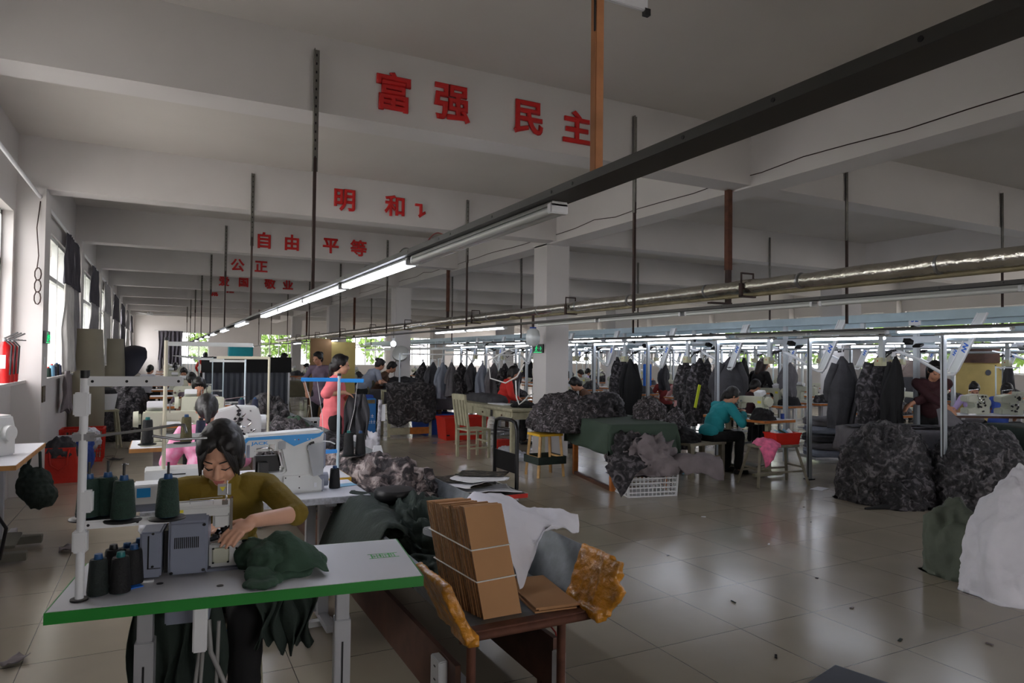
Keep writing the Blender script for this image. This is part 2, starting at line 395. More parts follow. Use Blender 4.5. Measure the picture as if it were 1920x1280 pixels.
# trees outside the windows
def tree(x, y, h, seed, label):
    t = thing('tree', label, 'tree', (x, y, -.5), 0, 'trees outside the windows')
    rnd = random.Random(seed)
    B().tube([(0, 0, 0), (.1, .05, h * .3), (0, .1, h * .62)], [.16, .12, .07], 8).build('trunk', 'bark', t, 60)
    vs = []; fs = []
    for k in range(900):
        a = rnd.uniform(0, 2 * pi); z = rnd.gauss(.62, .17) * h; rr = max(0, 1 - ((z / h - .62) / .42) ** 2) ** .5 * h * .36 * rnd.uniform(.35, 1) ** .5
        c = Vector((rr * cos(a), rr * sin(a), z)); s = rnd.uniform(.10, .24)
        q = Euler((rnd.uniform(0, 6), rnd.uniform(0, 6), rnd.uniform(0, 6))).to_matrix(); n0 = len(vs)
        vs += [c + q @ Vector(p) * s for p in ((-1, 0, 0), (0, -.55, .12), (1, 0, 0), (0, .55, .12))]; fs.append((n0, n0 + 1, n0 + 2, n0 + 3))
    bb = B(); bb.v = [tuple(v) for v in vs]; bb.f = fs; bb.build('foliage', 'foliage', t)
k = 0
for x, y, h in [(-.6, 44.5, 4.4), (3.0, 45, 4.6), (6.4, 47, 4.2), (9.4, 44.5, 4.8), (13.8, 46, 5), (23.2, 13, 5), (23.5, 17.5, 5.5), (24, 22, 5), (23, 9, 4.8), (-4.5, 10.2, 4.6), (-5, 14, 5), (-4.6, 19, 5)]:
    k += 1; tree(x, y, h, k, ['leafy green tree seen through the window in the far wall', 'leafy green tree seen through the windows on the right', 'leafy green tree seen through the curtained windows'][0 if y > 40 else (1 if x > 10 else 2)])
# ---------------------------------------------------------------- red characters on the beams
rows = [(5.15, 'front beam', [('富', 1.57, .30), ('强', 2.06, .31), ('民', 2.76, .30), ('主', 3.25, .30)]), (9.05, 'second beam', [('明', 2.12, .30), ('和', 2.80, .29), ('讠', 3.24, .30)]),
        (12.95, 'third beam', [('自', 1.61, .29), ('由', 2.09, .29), ('平', 2.79, .30), ('等', 3.31, .31)]), (16.85, 'fourth beam', [('公', 1.53, .29), ('正', 2.04, .29)]),
        (20.75, 'fifth beam', [('爱', 1.54, .28), ('国', 2.05, .28), ('敬', 2.76, .30), ('业', 3.26, .30)]), (24.65, 'sixth beam', [('诚', 1.52, .27), ('信', 2.03, .26)])]
for y, bn, cs in rows:
    for i, (ch, x, sz) in enumerate(cs):
        me = text_mesh(ch, sz * 1.02, .008, 0, bev=.0085); me.transform(Matrix.Translation((x, y - .014, 3.595)) @ Matrix.Rotation(pi / 2, 4, 'X'))
        # centre the glyph on its spot
        xs_ = [v.co.x for v in me.vertices]; zs_ = [v.co.z for v in me.vertices]
        if ch != '讠': me.transform(Matrix.Translation((x - (min(xs_) + max(xs_)) / 2, 0, 3.6 - (min(zs_) + max(zs_)) / 2)))
        if ch == '讠':
            bm = bmesh.new(); bm.from_mesh(me); bmesh.ops.bisect_plane(bm, geom=bm.verts[:] + bm.edges[:] + bm.faces[:], plane_co=(0, 0, 3.665), plane_no=(0, 0, 1), clear_outer=True); bm.to_mesh(me); bm.free()
        if ch in '诚信':
            bm = bmesh.new(); bm.from_mesh(me); bmesh.ops.bisect_plane(bm, geom=bm.verts[:] + bm.edges[:] + bm.faces[:], plane_co=(0, 0, 3.60), plane_no=(0, 0, -1 if ch == '信' else 1), clear_outer=True); bm.to_mesh(me); bm.free()
        o = link(me, 'wall_character', 'red_sign')
        tag(o, 'red raised Chinese character %s on the %s' % (ch, bn), 'character', 'red characters on the beams')
# ---------------------------------------------------------------- hanging trunking, rods, tubes
def rod(x, y, zb, label, thick=.016, m2='rod_dark', top=3.80, split=2.9):
    t = thing('hanging_rod', label, 'rod', (x, y, zb), 0, 'rods carrying the trunking')
    # perforated angle on the beam above, plain rod below
    bb = B(); bb.bx(-thick * 1.3, thick * 1.3, -.004, .004, split - zb, top - zb); bb.bx(-thick * 1.3, -thick * 1.3 + .006, -.03, .004, split - zb, top - zb)
    up = bb.build('perforated_angle', 'rod_grey', t)
    h = B()
    for q in range(14): z = split - zb + .04 + q * (top - split - .08) / 13; h.bx(-.005, .005, -.0065, -.0045, z - .009, z + .009)
    h.build('hole', 'black_metal', up)
    B().bx(-thick / 2 - .003, thick / 2 + .003, -.012, .012, 0, split - zb + .1).build('rod', m2, t)
    return t
TR = [(.99, 1.994, 'left'), (3.87, 1.95, 'middle'), (6.83, 1.885, 'right'), (9.9, 1.92, 'fourth'), (12.0, 1.92, 'fifth'), (15.4, 1.92, 'sixth')]
for x, z, nm in TR:
    y1 = 38.5 if x < 5 else 30
    t = thing('light_trunking', 'long grey %s trunking hung over the sewing rows' % nm if nm in ('left', 'middle', 'right') else 'grey %s trunking over the far sewing lines' % nm, 'trunking', (x, 0, z))
    bb = B(); bb.prism([(-.046, 0), (.046, 0), (.046, .022), (.040, .022), (.040, .018), (-.040, .018), (-.040, .022), (-.046, .022)], 'y', -3.0 if x < 8 else 1, y1)
    bb.build('channel', 'trunk_grey', t)
    if x < 8:
        rnd = random.Random(int(x * 10))
        for q in range(14): yy = .6 + q * .28 + rnd.uniform(-.1, .1); bb = B(); bb.cyl((-.0475, yy, .011), (-.0455, yy, .011), .0045, n=8); bb.build('hole', 'black_metal', t)
for k, yb in enumerate(BY[3:11]):
    bn = ORD[k] + ' lettered beam' if k < 6 else ORD[k] + ' beam'
    rod(.98, yb - .02, 1.99, 'thin dark rod from the %s down to the left trunking' % bn)
    rod(3.88, yb - .02, 1.99, 'thin dark rod from the %s down to the middle trunking' % bn)
    if k < 6: rod(6.82, yb - .02, 1.97, 'thin dark rod from the %s down to the right trunking' % bn)
    if k < 4: rod(9.9, yb - .02, 1.97, 'thin dark rod from the %s down to the fourth trunking' % bn)
t = thing('hanging_post', 'thick rusty post carrying the near end of the left trunking', 'rod', (1.02, 1.515, 2.0165))
B().bx(-.013, .013, -.013, .013, 0, 1.90).build('post', 'rust_paint', t, bevel=.002)
bb = B(); bb.tube([(-.018, -.01, 1.9), (-.022, -.012, 1.0), (-.017, -.012, .62), (-.015, -.01, .4)], .003, 6); bb.build('cable', 'black_plastic', t, 60)
def fixture(x, y0, y1, z, on, label, group, two=True):
    t = thing('fluorescent_light', label, 'light', (x, (y0 + y1) / 2, z), 0, group); L = (y1 - y0) / 2
    B().prism([(-.027, 0), (.027, 0), (.024, .012), (-.024, .012)], 'y', -L, L).build('housing', 'fixture', t)
    
    for e_ in (-L, L - .022): B().bx(-.029, .029, e_, e_ + .022, -.022, .008).build('end_cap', 'white_plastic', t, bevel=.003)
    for s_ in ((-.017, .017) if two else (0,)):
        B().cyl((s_, -L + .02, -.011), (s_, L - .02, -.011), .0115, n=10).build('tube', 'tube_on' if on else 'tube_off', t, 60)
    return t
n_ = 0
for a, c, on in [(1.66, 2.88, 0), (2.93, 4.17, 1), (4.24, 5.44, 1), (5.48, 6.7, 1), (6.75, 7.95, 1), (9.5, 10.9, 1), (12.4, 13.7, 1), (15.2, 16.5, 1), (17.4, 18.7, 1), (20, 21.2, 1), (23, 24.2, 1), (27, 28.2, 1), (31, 32.2, 1)]:
    n_ += 1; fixture(.995, a, c, 1.980, on, ('unlit twin tube light at the near end of the left trunking' if not on else 'lit twin tube light, %s lit one along the left trunking' % ORD[n_ - 2]), 'tubes on the left trunking')
n_ = 0
for a, c, on in [(1.9, 3.1, 0), (3.15, 4.4, 0), (4.45, 5.65, 0), (5.7, 6.9, 0), (7.76, 8.95, 1), (9.0, 10.2, 1), (12.9, 14.2, 1), (16.9, 18.1, 1), (18.2, 19.4, 1), (21.8, 23.2, 1), (26, 27.3, 1), (30, 31.3, 1), (34, 35.2, 1)]:
    n_ += 1; fixture(3.87, a, c, 1.934, on, ('%s tube light along the middle trunking, not lit' % ORD[n_ - 1] if not on else 'lit tube light, %s lit one along the middle trunking' % ORD[n_ - 5]), 'tubes on the middle trunking', not on)
n_ = 0
for a, c, on in [(2.1, 3.35, 1), (3.45, 4.55, 1), (4.65, 5.6, 0), (5.65, 6.8, 0), (6.95, 8.05, 1), (8.1, 9.2, 1), (9.3, 9.8, 1), (9.9, 10.9, 1), (12.7, 14.1, 1), (16, 17.2, 1), (19, 20.2, 1), (22, 23.2, 1), (25.5, 26.7, 1)]:
    n_ += 1; fixture(6.83, a, c, 1.869, on, ('%s tube light along the right trunking, %s' % (ORD[n_ - 1], 'lit' if on else 'not lit')), 'tubes on the right trunking', False)
for x in (9.9, 12.0, 15.4):
    n_ = 0
    for y0 in [3.2, 5.2, 7, 8.8, 11, 13, 15.4, 18, 20.5, 23.5, 26.5]:
        n_ += 1; fixture(x, y0, y0 + 1.2, 1.904, 1, 'lit tube light, %s along the %s trunking' % (ORD[n_ - 1], {9.9: 'fourth', 12.0: 'fifth', 15.4: 'sixth'}[x]), 'tubes on the far trunkings', False)
# loose wire loops standing on the left trunking
for i, (y, h) in enumerate([(2.45, .07), (2.85, .06), (3.5, .05), (4.1, .045)]):
    bb = B(); h *= .6; bb.tube([(-.03 + .003 * q, y + .032 * q, h * sin(pi * q / 10) ** .7) for q in range(11)], .0025, 6); bb.tube([(0, y + .05 + .03 * q, h * .7 * sin(pi * q / 10)) for q in range(11)], .0025, 6)
    tag(bb.build('wire_loop', 'black_plastic' if i else 'cable_red', None, 60), ('red' if i == 0 else 'black') + ' wire loop on top of the left trunking, %s from the camera' % ORD[i], 'wire'); bpy.context.view_layer.update(); C.objects[-1].location = (.99, 0, 2.004)
# foil-wrapped steam pipe with brackets
t = thing('steam_pipe', 'silver foil wrapped steam pipe running along the pillars', 'pipe', (5.17, 0, 2.28))
rnd = random.Random(3); pts = []; rr = []
for i in range(150):
    y = -1 + i * .25; pts.append((rnd.uniform(-.006, .006), y, rnd.uniform(-.006, .006))); rr.append(.066 + rnd.uniform(-.005, .006))
B().tube(pts, rr, 14).build('wrapped_pipe', 'foil', t, 80)
B().tube([(.07, -1, -.075), (.07, 20, -.075), (.07, 36, -.075)], .022, 8).build('small_pipe', 'foil_tape', t, 80)
bb = B()
for y in (2.0, 3.1, 4.35, 5.55, 6.9, 8.1, 9.2, 11, 12.6, 14.4): bb.cyl((0, y, 0), (0, y + .02, 0), .074, n=16)
bb.build('band', 'steel', t, 60)
B().ell((.02, 10.05, -.03), (.07, .2, .075), 10).build('torn_wrap', 'foil_tape', t, 60)
for i, y in enumerate((5.0, 8.3, 11.6, 15.5, 18.5, 22, 26, 30)):
    bb = B(); bb.tube([(-.08, y, .02), (-.08, y, .13), (.08, y, .13), (.08, y, .02)], .011, 6); bb.bx(-.095, .1, y - .02, y + .02, -.11, -.09); bb.bx(-.095, -.075, y - .02, y + .02, -.1, .03)
    bb.build('pipe_clamp', 'rod_dark', t, 60)
for k, (y, lab) in enumerate([(5.42, 'first'), (13.4, 'second'), (21.2, 'third'), (29, 'fourth')]):
    r = thing('hanging_post', 'square steel post from the girder holding the foil pipe, %s one' % lab, 'rod', (5.33, y, 2.14), 0, 'posts holding the pipe')
    B().bx(-.03, .03, -.03, .03, .36, 1.25).build('upper_tube', 'rust', r, bevel=.003); B().bx(-.024, .024, -.024, .024, 0, .4).build('lower_tube', 'rod_dark', r)
    B().bx(-.26, .03, -.03, .03, -.006, .014).build('bracket_foot', 'rod_dark', r)
# thin wire on clips along the girder
bb = B(); pts = []
for i in range(60): y = 1 + i * .5; pts.append((5.362, y, 3.45 + .012 * sin(i * 2.3) + (.03 if i % 7 == 0 else 0)))
tag(bb.tube(pts, .005, 5).build('girder_cable', 'rod_dark', None, 60), 'thin clipped cable running along the white girder', 'cable')
# hanging sign above the camera's view and the far ceiling fan
t = thing('hanging_sign', 'white sign board hung near the ceiling, its corner showing at top', 'sign', (1.43, 2.06, 2.86)); B().bx(-.32, .18, -.008, .008, .0, .42).build('board', 'paper', t, bevel=.003)
bb = B(); bb.tube([(-.3, 0, .4), (-.3, 0, 1.02)], .003, 6); bb.tube([(.16, 0, .4), (.16, 0, 1.02)], .003, 6); bb.build('wire', 'black_metal', t); B().bx(.165, .19, -.01, .01, -.015, .01).build('corner_clip', 'black_plastic', t)
t = thing('ceiling_fan', 'small white ceiling fan near the far left corner', 'fan', (-.45, 33.9, 3.3)); B().cyl((0, 0, 0), (0, 0, .62), .02).build('downrod', 'white_plastic', t, 60); B().cyl((0, 0, -.08), (0, 0, .06), .14, .10, 16).build('motor', 'white_plastic', t, 60)
for k in range(3): B().box((.55 * cos(k * 2.1), .55 * sin(k * 2.1), -.02), (.85, .14, .015), (0.1, 0, k * 2.1)).build('blade', 'white_plastic', t)
# ---------------------------------------------------------------- people
def cone(b, p0, p1, r0, r1, n=12):
    b.ell(p0, r0, n); b.ell(p1, r1, n); b.cyl(p0, p1, r0, r1, n); return b
def hand(b, wrist, palm, d, nrm, side, curl=.5):
    """palm with four bent fingers and a thumb; d = pointing direction, nrm = back of the hand"""
    d = d.normalized(); nrm = (nrm - d * nrm.dot(d)).normalized(); x = d.cross(nrm).normalized()      # x = across the palm
    rot = Matrix((x, d, nrm)).transposed()
    b.ell(palm, (.037, .046, .015), 12, rot); cone(b, wrist, palm - d * .02, .025, .022)
    for k, (o, L) in enumerate(((-.028, .062), (-.0095, .072), (.0095, .068), (.027, .054))):
        o = o * side
        k0 = palm + d * (.040 - abs(o) * .15) + x * o; a1 = curl * .55; a2 = curl * 1.3
        d1 = (d * cos(a1) - nrm * sin(a1) + x * o * 2.2).normalized(); d2 = (d * cos(a2) - nrm * sin(a2) + x * o * 1.2).normalized()
        k1 = k0 + d1 * L * .52; k2 = k1 + d2 * L * .48
        cone(b, k0, k1, .0095, .0085, 8); cone(b, k1, k2, .0085, .0068, 8)
    t0 = palm - d * .018 - x * .030 * side; t1 = t0 + (d * .6 - x * .75 * side - nrm * .25).normalized() * .036; t2 = t1 + (d * .95 - x * .15 * side - nrm * .35).normalized() * .030
    cone(b, t0, t1, .013, .0105, 8); cone(b, t1, t2, .0105, .008, 8)
def ik(s, t, l1, l2, hint):
    v = t - s; L = min(v.length, (l1 + l2) * .995); v.normalize(); t = s + v * L
    a = (l1 * l1 - l2 * l2 + L * L) / (2 * L); h = max(0, l1 * l1 - a * a) ** .5
    hp = (hint - v * hint.dot(v)).normalized()
    return s + v * a + hp * h, t
def person(label, x, y, face, top, bottom='trouser_black', skin='skin_tan', hair='hair', seat=.50, sit=True, lean=15, head=(25, 0), lh=None, rh=None, sleeve=1.0, style='bun',
           vox=.010, group=None, k=1.0, coat=0, apron=None, spread=.10, detail=0, neck=False, loose=0, seed=1, knee=.42, headoff=(0, 0, 0), hs=1.0, lhint=None):
    t = thing('person', label, 'person', (x, y, 0), face, group)
    inv = Matrix.Rotation(-face, 3, 'Z'); V = Vector
    def loc(p): return inv @ (V(p) - V((x, y, 0)))
    hz = seat if sit else .86 * k
    hip = V((0, 0, hz)); la = radians(lean); sd = V((0, sin(la), cos(la))); sf = V((0, cos(la), -sin(la)))
    neckb = hip + sd * .50 * k + V((0, .015, 0)); shc = hip + sd * .455 * k
    sh = {1: shc + V((.165 * k, 0, 0)), -1: shc - V((.165 * k, 0, 0))}          # +1 = right of the figure
    p, q = radians(head[0]), radians(head[1])
    f = V((-sin(q) * cos(p), cos(q) * cos(p), -sin(p))); r = V((cos(q), sin(q), 0)); u = r.cross(f)
    R = Matrix((r, f, u)).transposed()
    H = neckb + sd * .05 + u * .105 + f * .030 + V(headoff)
    def hr3(a): return tuple(q * hs for q in a)
    def hd(a): return H + R @ V(a) * hs
    tgt = {}
    for s_, tg in ((1, rh), (-1, lh)):
        if tg is None: tg = (sh[s_] + V((s_ * .06, .10, -.46))) if not sit else V((s_ * .12, .34, hz + .12))
        else: tg = loc(tg)
        v = (tg - sh[s_]); wr0 = tg
        hint = V((s_ * .75, -.25, -.8)) if not (lhint and s_ == -1) else V(lhint)
        e, wpos = ik(sh[s_], tg - (tg - sh[s_]).normalized() * .03, .275 * k, .245 * k, hint)
        tgt[s_] = (e, wpos, tg)
    legs = {}
    for s_ in (1, -1):
        hj = hip + V((s_ * .085, .01, -.02))
        if sit: kn = V((s_ * (spread + .02), knee * k, hz + .0)); an = V((s_ * (spread + .02), knee * k - .03, .085))
        else: kn = V((s_ * spread, .035, .45 * k)); an = V((s_ * spread, -.02, .085))
        legs[s_] = (hj, kn, an)
    # --- skin: one continuous body
    b = B()
    b.ell(hip + V((0, -.01, .03)), (.135, .09, .10), 16); b.ell(hip + sd * .18 * k, (.115, .085, .17 * k), 16); b.ell(hip + sd * .36 * k, (.135, .085, .14 * k), 16, Matrix((V((1, 0, 0)), sf, sd)).transposed())
    cone(b, shc, neckb, .07, .050); cone(b, neckb, H - u * .05 - f * .012, .050, .047)
    _ell = b.ell
    b.ell(hd((0, -.012, .022)), hr3((.073, .090, .092)), 20, R); b.ell(hd((0, .028, -.035)), hr3((.060, .060, .078)), 18, R); b.ell(hd((0, .052, -.092)), hr3((.028, .026, .022)), 12, R)
    b.ell(hd((0, .02, -.075)), hr3((.047, .05, .034)), 14, R)
    for s_ in (1, -1):
        b.ell(hd((s_ * .034, .058, -.040)), hr3((.026, .026, .028)), 12, R); b.ell(hd((s_ * .074, -.008, -.012)), hr3((.009, .018, .029)), 10, R)
        b.ell(hd((s_ * .029, .073, .018)), hr3((.026, .013, .010)), 10, R); b.ell(hd((s_ * .030, .074, -.001)), hr3((.0165, .012, .0105)), 10, R)
    cone(b, hd((0, .083, .002)), hd((0, .100, -.036)), .009, .0125, 10)
    for s_ in (1, -1): b.ell(hd((s_ * .012, .090, -.041)), hr3((.009, .010, .008)), 8, R)
    b.ell(hd((0, .080, -.068)), hr3((.021, .012, .0075)), 10, R); b.ell(hd((0, .078, -.078)), hr3((.017, .012, .007)), 10, R)
    for s_ in (1, -1):
        e, wp, tg = tgt[s_]
        cone(b, shc + V((s_ * .10, 0, .005)), sh[s_], .055, .046); cone(b, sh[s_], e, .042, .035); cone(b, e, wp, .036, .026)
        d = (wp - e).normalized(); dn = (d + V((0, 0, -.35))).normalized()
        hand(b, wp, wp + dn * .045, dn, V((0, 0, 1)) + V((s_ * .35, 0, 0)), s_, .55)
        hj, kn, an = legs[s_]
        cone(b, hj, kn, .072, .048); cone(b, kn, an, .046, .034); cone(b, an + V((0, -.02, -.04)), an + V((0, .13, -.05)), .034, .028)
    link(remesh(b, 'body', vox, 3), 'body', skin, t)
    # --- clothes
    g = .012 + loose; b = B()
    b.ell(hip + V((0, -.005, .06)), (.150 + g * .6, .108 + g * .6, .11), 18); b.ell(hip + sd * .17 * k, (.125 + g, .098 + g, .19 * k), 18); b.ell(hip + sd * .35 * k, (.142 + g, .098 + g, .15 * k), 18, Matrix((V((1, 0, 0)), sf, sd)).transposed())
    for s_ in (1, -1):
        if detail >= 0: b.ell(hip + sd * .31 * k + sf * .075 + V((s_ * .068, 0, 0)), (.062, .055, .062), 12)
    cone(b, shc, neckb - sd * .02, .072, .058)
    if neck: cone(b, neckb - sd * .02, neckb + (H - neckb) * .32, .060, .056)
    for s_ in (1, -1):
        e, wp, tg = tgt[s_]
        cone(b, shc + V((s_ * .09, 0, .0)), sh[s_], .064, .056)
        if sleeve >= 1:
            cone(b, sh[s_], e, .054 + loose, .046 + loose); pe = e + (wp - e) * min(.92, sleeve - 1 + 0 if sleeve > 1 else .04); cone(b, e, pe, .046 + loose, .039 + loose)
        else: cone(b, sh[s_], sh[s_] + (e - sh[s_]) * sleeve, .056 + loose, .050 + loose)
    if coat:
        z1 = max(hz - coat, .15)
        if not sit: cone(b, hip + V((0, 0, .02)), V((0, -.01, z1 + .14)), .145, .15); b.ell((0, -.01, z1 + .12), (.20, .15, .13), 18)
        else: b.ell(hip + V((0, .06, .0)), (.185, .19, .11), 18)
    link(remesh(b, 'top_garment', vox, 3, .006 + loose * .3, 9, seed), 'blouse' if not coat else 'smock', top, t)
    b = B(); b.ell(hip + V((0, -.01, .0)), (.152, .112, .11), 18)
    for s_ in (1, -1):
        hj, kn, an = legs[s_]; cone(b, hj, kn, .090, .066); cone(b, kn, an + V((0, 0, .02)), .066, .056)
    link(remesh(b, 'trousers', max(vox, .010), 4, .006, 10, seed + 3), 'trousers', bottom, t)
    for s_ in (1, -1):
        an = legs[s_][2]; b = B(); cone(b, an + V((0, -.03, -.048)), an + V((0, .13, -.052)), .040, .034); b.bx(an.x - .034, an.x + .034, an.y - .06, an.y + .16, .0, .022)
        link(remesh(b, 'shoe', .012, 3), 'shoe', 'black_plastic', t)
    if apron: 
        b = B(); b.ell(hip + V((0, .05, -.12)), (.175, .105, .30), 18); b.ell(hip + sd * .28 + sf * .045, (.12, .09, .16), 14)
        link(remesh(b, 'apron', .014, 3, .008, 8, seed), 'apron', apron, t)
    # --- hair, brows, lashes, lips
    b = B(); kc = .95 if style == 'front' else 1; b.ell(hd((0, -.024, .030)), hr3((.084 * kc, .097 * kc, .097)), 20, R); b.ell(hd((0, -.055, -.02)), hr3((.074, .062, .085)), 16, R)
    for s_ in (1, -1): b.ell(hd((s_ * .066, -.010, .022)), hr3((.020, .046, .050)), 12, R)
    if style == 'bun': b.ell(hd((0, -.115, .055)), hr3((.045, .042, .042)), 12, R)
    elif style == 'pony': cone(b, hd((0, -.11, .03)), hd((.02, -.135, -.06)), .034, .036); cone(b, hd((.02, -.135, -.06)), hd((.02, -.11, -.17)), .036, .02)
    elif style == 'low': cone(b, hd((0, -.10, -.03)), hd((0, -.11, -.08)), .042, .03); cone(b, hd((0, -.11, -.08)), hd((0, -.10, -.15)), .03, .018)
    elif style == 'long':
        for s_ in (1, -1): cone(b, hd((s_ * .068, -.03, .0)), hd((s_ * .078, -.05, -.16)), .034, .030)
        cone(b, hd((0, -.085, -.02)), hd((0, -.10, -.20)), .07, .055)
    elif style == 'bob':
        for s_ in (1, -1): cone(b, hd((s_ * .066, -.02, .0)), hd((s_ * .068, -.01, -.075)), .030, .028)
        b.ell(hd((0, -.06, -.05)), hr3((.078, .05, .07)), 14, R)
    if style == 'front':       # parted in the middle, swept to the sides and tied behind
        for s_ in (1, -1):
            b.ell(hd((s_ * .034, .018, .074)), hr3((.044, .060, .036)), 16, R); b.ell(hd((s_ * .056, .020, .044)), hr3((.025, .054, .046)), 14, R); b.ell(hd((s_ * .066, .008, -.010)), hr3((.015, .044, .056)), 14, R); b.ell(hd((s_ * .063, -.014, -.045)), hr3((.018, .034, .04)), 12, R)
        cone(b, hd((0, -.10, -.02)), hd((0, -.11, -.12)), .04, .03)
    else: b.ell(hd((0, .042, .085)), hr3((.052, .034, .026)), 12, R)
    hr = link(remesh(b, 'hair', min(vox, .008), 8 if style == 'front' else 3, .002 if style == 'front' else .0035, 45, 5), 'hair', hair, t)
    if style == 'front':
        for s_ in (1, -1):
            for j in range(5):
                a = .012 * j; b = B()
                b.tube([hd((s_ * (.020 + a * .4), .070 - a * .4, .092 - a * .5)), hd((s_ * (.045 + a * .4), .090 - a * .5, .040)), hd((s_ * (.056 + a * .3), .084 - a * .4, -.005 - .012 * j)), hd((s_ * (.060 + a * .25), .078 - a * .5, -.050 + .006 * j))], [.005, .0055, .004, .001], 6)
                b.build('strand', hair, hr, 60)
    if style == 'pony' and detail: B().cyl(hd((0, -.108, .045)), hd((0, -.118, .028)), .037, n=14).build('hair_tie', 'black_plastic', hr, 60)
    if detail:
        for s_ in (1, -1):
            B().tube([hd((s_ * .012, .0905, .024)), hd((s_ * .030, .0885, .030)), hd((s_ * .048, .072, .026))], [.0022, .0030, .0012], 6).build('eyebrow', 'brow', t, 60)
            B().tube([hd((s_ * .015, .0865, -.006)), hd((s_ * .030, .0875, -.010)), hd((s_ * .045, .076, -.005))], [.0018, .0028, .0016], 6).build('eyelash', 'hair', t, 60)
        b = B(); b.ell(hd((0, .0835, -.0675)), hr3((.0205, .0105, .0055)), 12, R); b.ell(hd((0, .0815, -.0765)), hr3((.0165, .0105, .006)), 12, R); b.build('lips', 'lip', t, 80)
    else:
        for s_ in (1, -1): B().tube([hd((s_ * .013, .088, -.004)), hd((s_ * .030, .0885, -.006)), hd((s_ * .045, .074, -.003))], [.003, .004, .003], 5).build('eye', 'hair', t, 60)
    return t

# ---------------------------------------------------------------- the near sewing table and its machine
TA = -0.12586
def tw(tx, ty, z): return (-.292 + tx * cos(TA) - ty * sin(TA), 2.488 + tx * sin(TA) + ty * cos(TA), z)
t = thing('sewing_table', 'white topped sewing table with bright green edge in front of the woman in mustard', 'table', tw(0, 0, 0), TA)
b = B(); b.bx(0, 1.15, 0, .52, .732, .77); tt = b.build('table_top', 'tabletop_white', t, bevel=.002)
b = B(); b.bx(-.004, 1.154, -.004, 0, .733, .769); b.bx(-.004, 0, 0, .52, .733, .769); b.bx(1.15, 1.154, 0, .52, .733, .769); b.bx(0, 1.15, .52, .524, .733, .769); b.build('edge_band', 'green_edge', t)
b = B()
for k in range(9): b.bx(1.01 + k * .011, 1.01 + k * .011 + (.003 if k % 3 else .006), .262 + (.008 if k % 2 else 0), .312 - (.012 if k % 4 == 1 else 0), .7702, .7708)
b.bx(1.0, 1.115, .312, .315, .7702, .7708); b.bx(1.0, 1.115, .258, .261, .7702, .7708); b.bx(1.01, 1.05, .285, .289, .7702, .7708); b.bx(1.06, 1.10, .295, .299, .7702, .7708); b.build('printed_mark', 'green_print', tt)
for tx, ty in ((.478, .10), (.285, .185), (.56, .235)): B().cyl((tx, ty, .7702), (tx, ty, .7712), .011, n=16).build('bolt_hole', 'black_plastic', tt)
def tleg(b, x):
    b.bx(x - .022, x + .022, .235, .285, .40, .732)
LEGX = (.235, .90)
for i, lx in enumerate(LEGX):
    b = B(); b.bx(lx - .024, lx + .024, .232, .288, .48, .735); b.bx(lx - .03, lx + .03, .226, .294, .05, .56); b.bx(lx - .03, lx + .03, .0, .56, .02, .06)
    lg = b.build('leg', 'table_leg', t, bevel=.003)
    B().bx(lx - .003, lx + .003, .223, .226, .30, .48).build('slot', 'black_plastic', lg); B().cyl((lx, .212, .30), (lx, .226, .30), .011, n=6).build('bolt', 'steel', lg)
    for yy in (.02, .54): B().cyl((lx, yy, 0), (lx, yy, .02), .02).build('rubber_foot', 'rubber', lg, 60)
B().bx(LEGX[0], LEGX[1], .40, .43, .06, .09).build('crossbar', 'table_leg', t)
B().box((.55, .24, .115), (.36, .24, .018), (.12, 0, 0)).build('treadle', 'pedal', t, bevel=.004)
B().bx(.30, .44, .2, .38, .62, .73).build('under_box', 'machine_grey', t, bevel=.005)
b = B(); b.box((.42, .10, .64), (.045, .035, .16)); b.build('cable_box', 'white_plastic', t, bevel=.004)
for pts, rr in (([(.445, .10, .66), (.455, .08, .56), (.50, .06, .46), (.56, .05, .30), (.66, .08, .12), (.72, .1, .02)], .008), ([(.42, .10, .56), (.405, .09, .42), (.43, .08, .28), (.47, .07, .10), (.48, .07, .0)], .007), ([(.43, .09, .56), (.42, .08, .36), (.50, .07, .29), (.57, .06, .30), (.55, .06, .2), (.50, .07, .04)], .006), ([(.478, .08, .66), (.472, .07, .3), (.46, .07, .03)], .006)):
    B().tube(pts, rr, 8).build('cable', 'cable', t, 60)
# overlock machine seen from behind
m = thing('overlock_machine', 'white and grey overlock machine on the green edged table', 'sewing machine', tw(0, 0, .77), TA); m.scale = (1, 1, .81)
b = B(); b.bx(.215, .282, .225, .40, .012, .205); o = b.build('control_cover', 'machine_grey', m, bevel=.006)
b = B(); b.bx(.240, .2445, .2235, .2255, .05, .19); b.bx(.240, .281, .2235, .2255, .05, .053); b.build('panel_seam', 'black_metal', o)
for x_, z_ in ((.256, .06), (.256, .198)): B().cyl((x_, .221, z_), (x_, .226, z_), .0045, n=10).build('screw', 'black_metal', o)
b = B(); b.prism([(.232, .012), (.40, .012), (.40, .26), (.27, .26), (.232, .235)], 'x', .302, .428); o = b.build('motor_housing', 'machine_grey', m, bevel=.008)
for k in range(13): b = B(); b.bx(.322 + k * .0062, .3252 + k * .0062, .2305, .2335, .125, .172); b.build('vent_slot', 'black_metal', o)
for x_, z_ in ((.416, .222), (.416, .027), (.314, .022)): B().cyl((x_, .2275, z_), (x_, .2335, z_), .006, n=12).build('screw', 'black_metal', o)
B().bx(.288, .300, .25, .40, .02, .20).build('drive_gap', 'black_metal', m)
b = B(); b.bx(.43, .545, .29, .46, .012, .118); o = b.build('base', 'machine_white', m, bevel=.006)
B().bx(.44, .498, .284, .292, .03, .10).build('base_cover', 'machine_cream', o, bevel=.006)
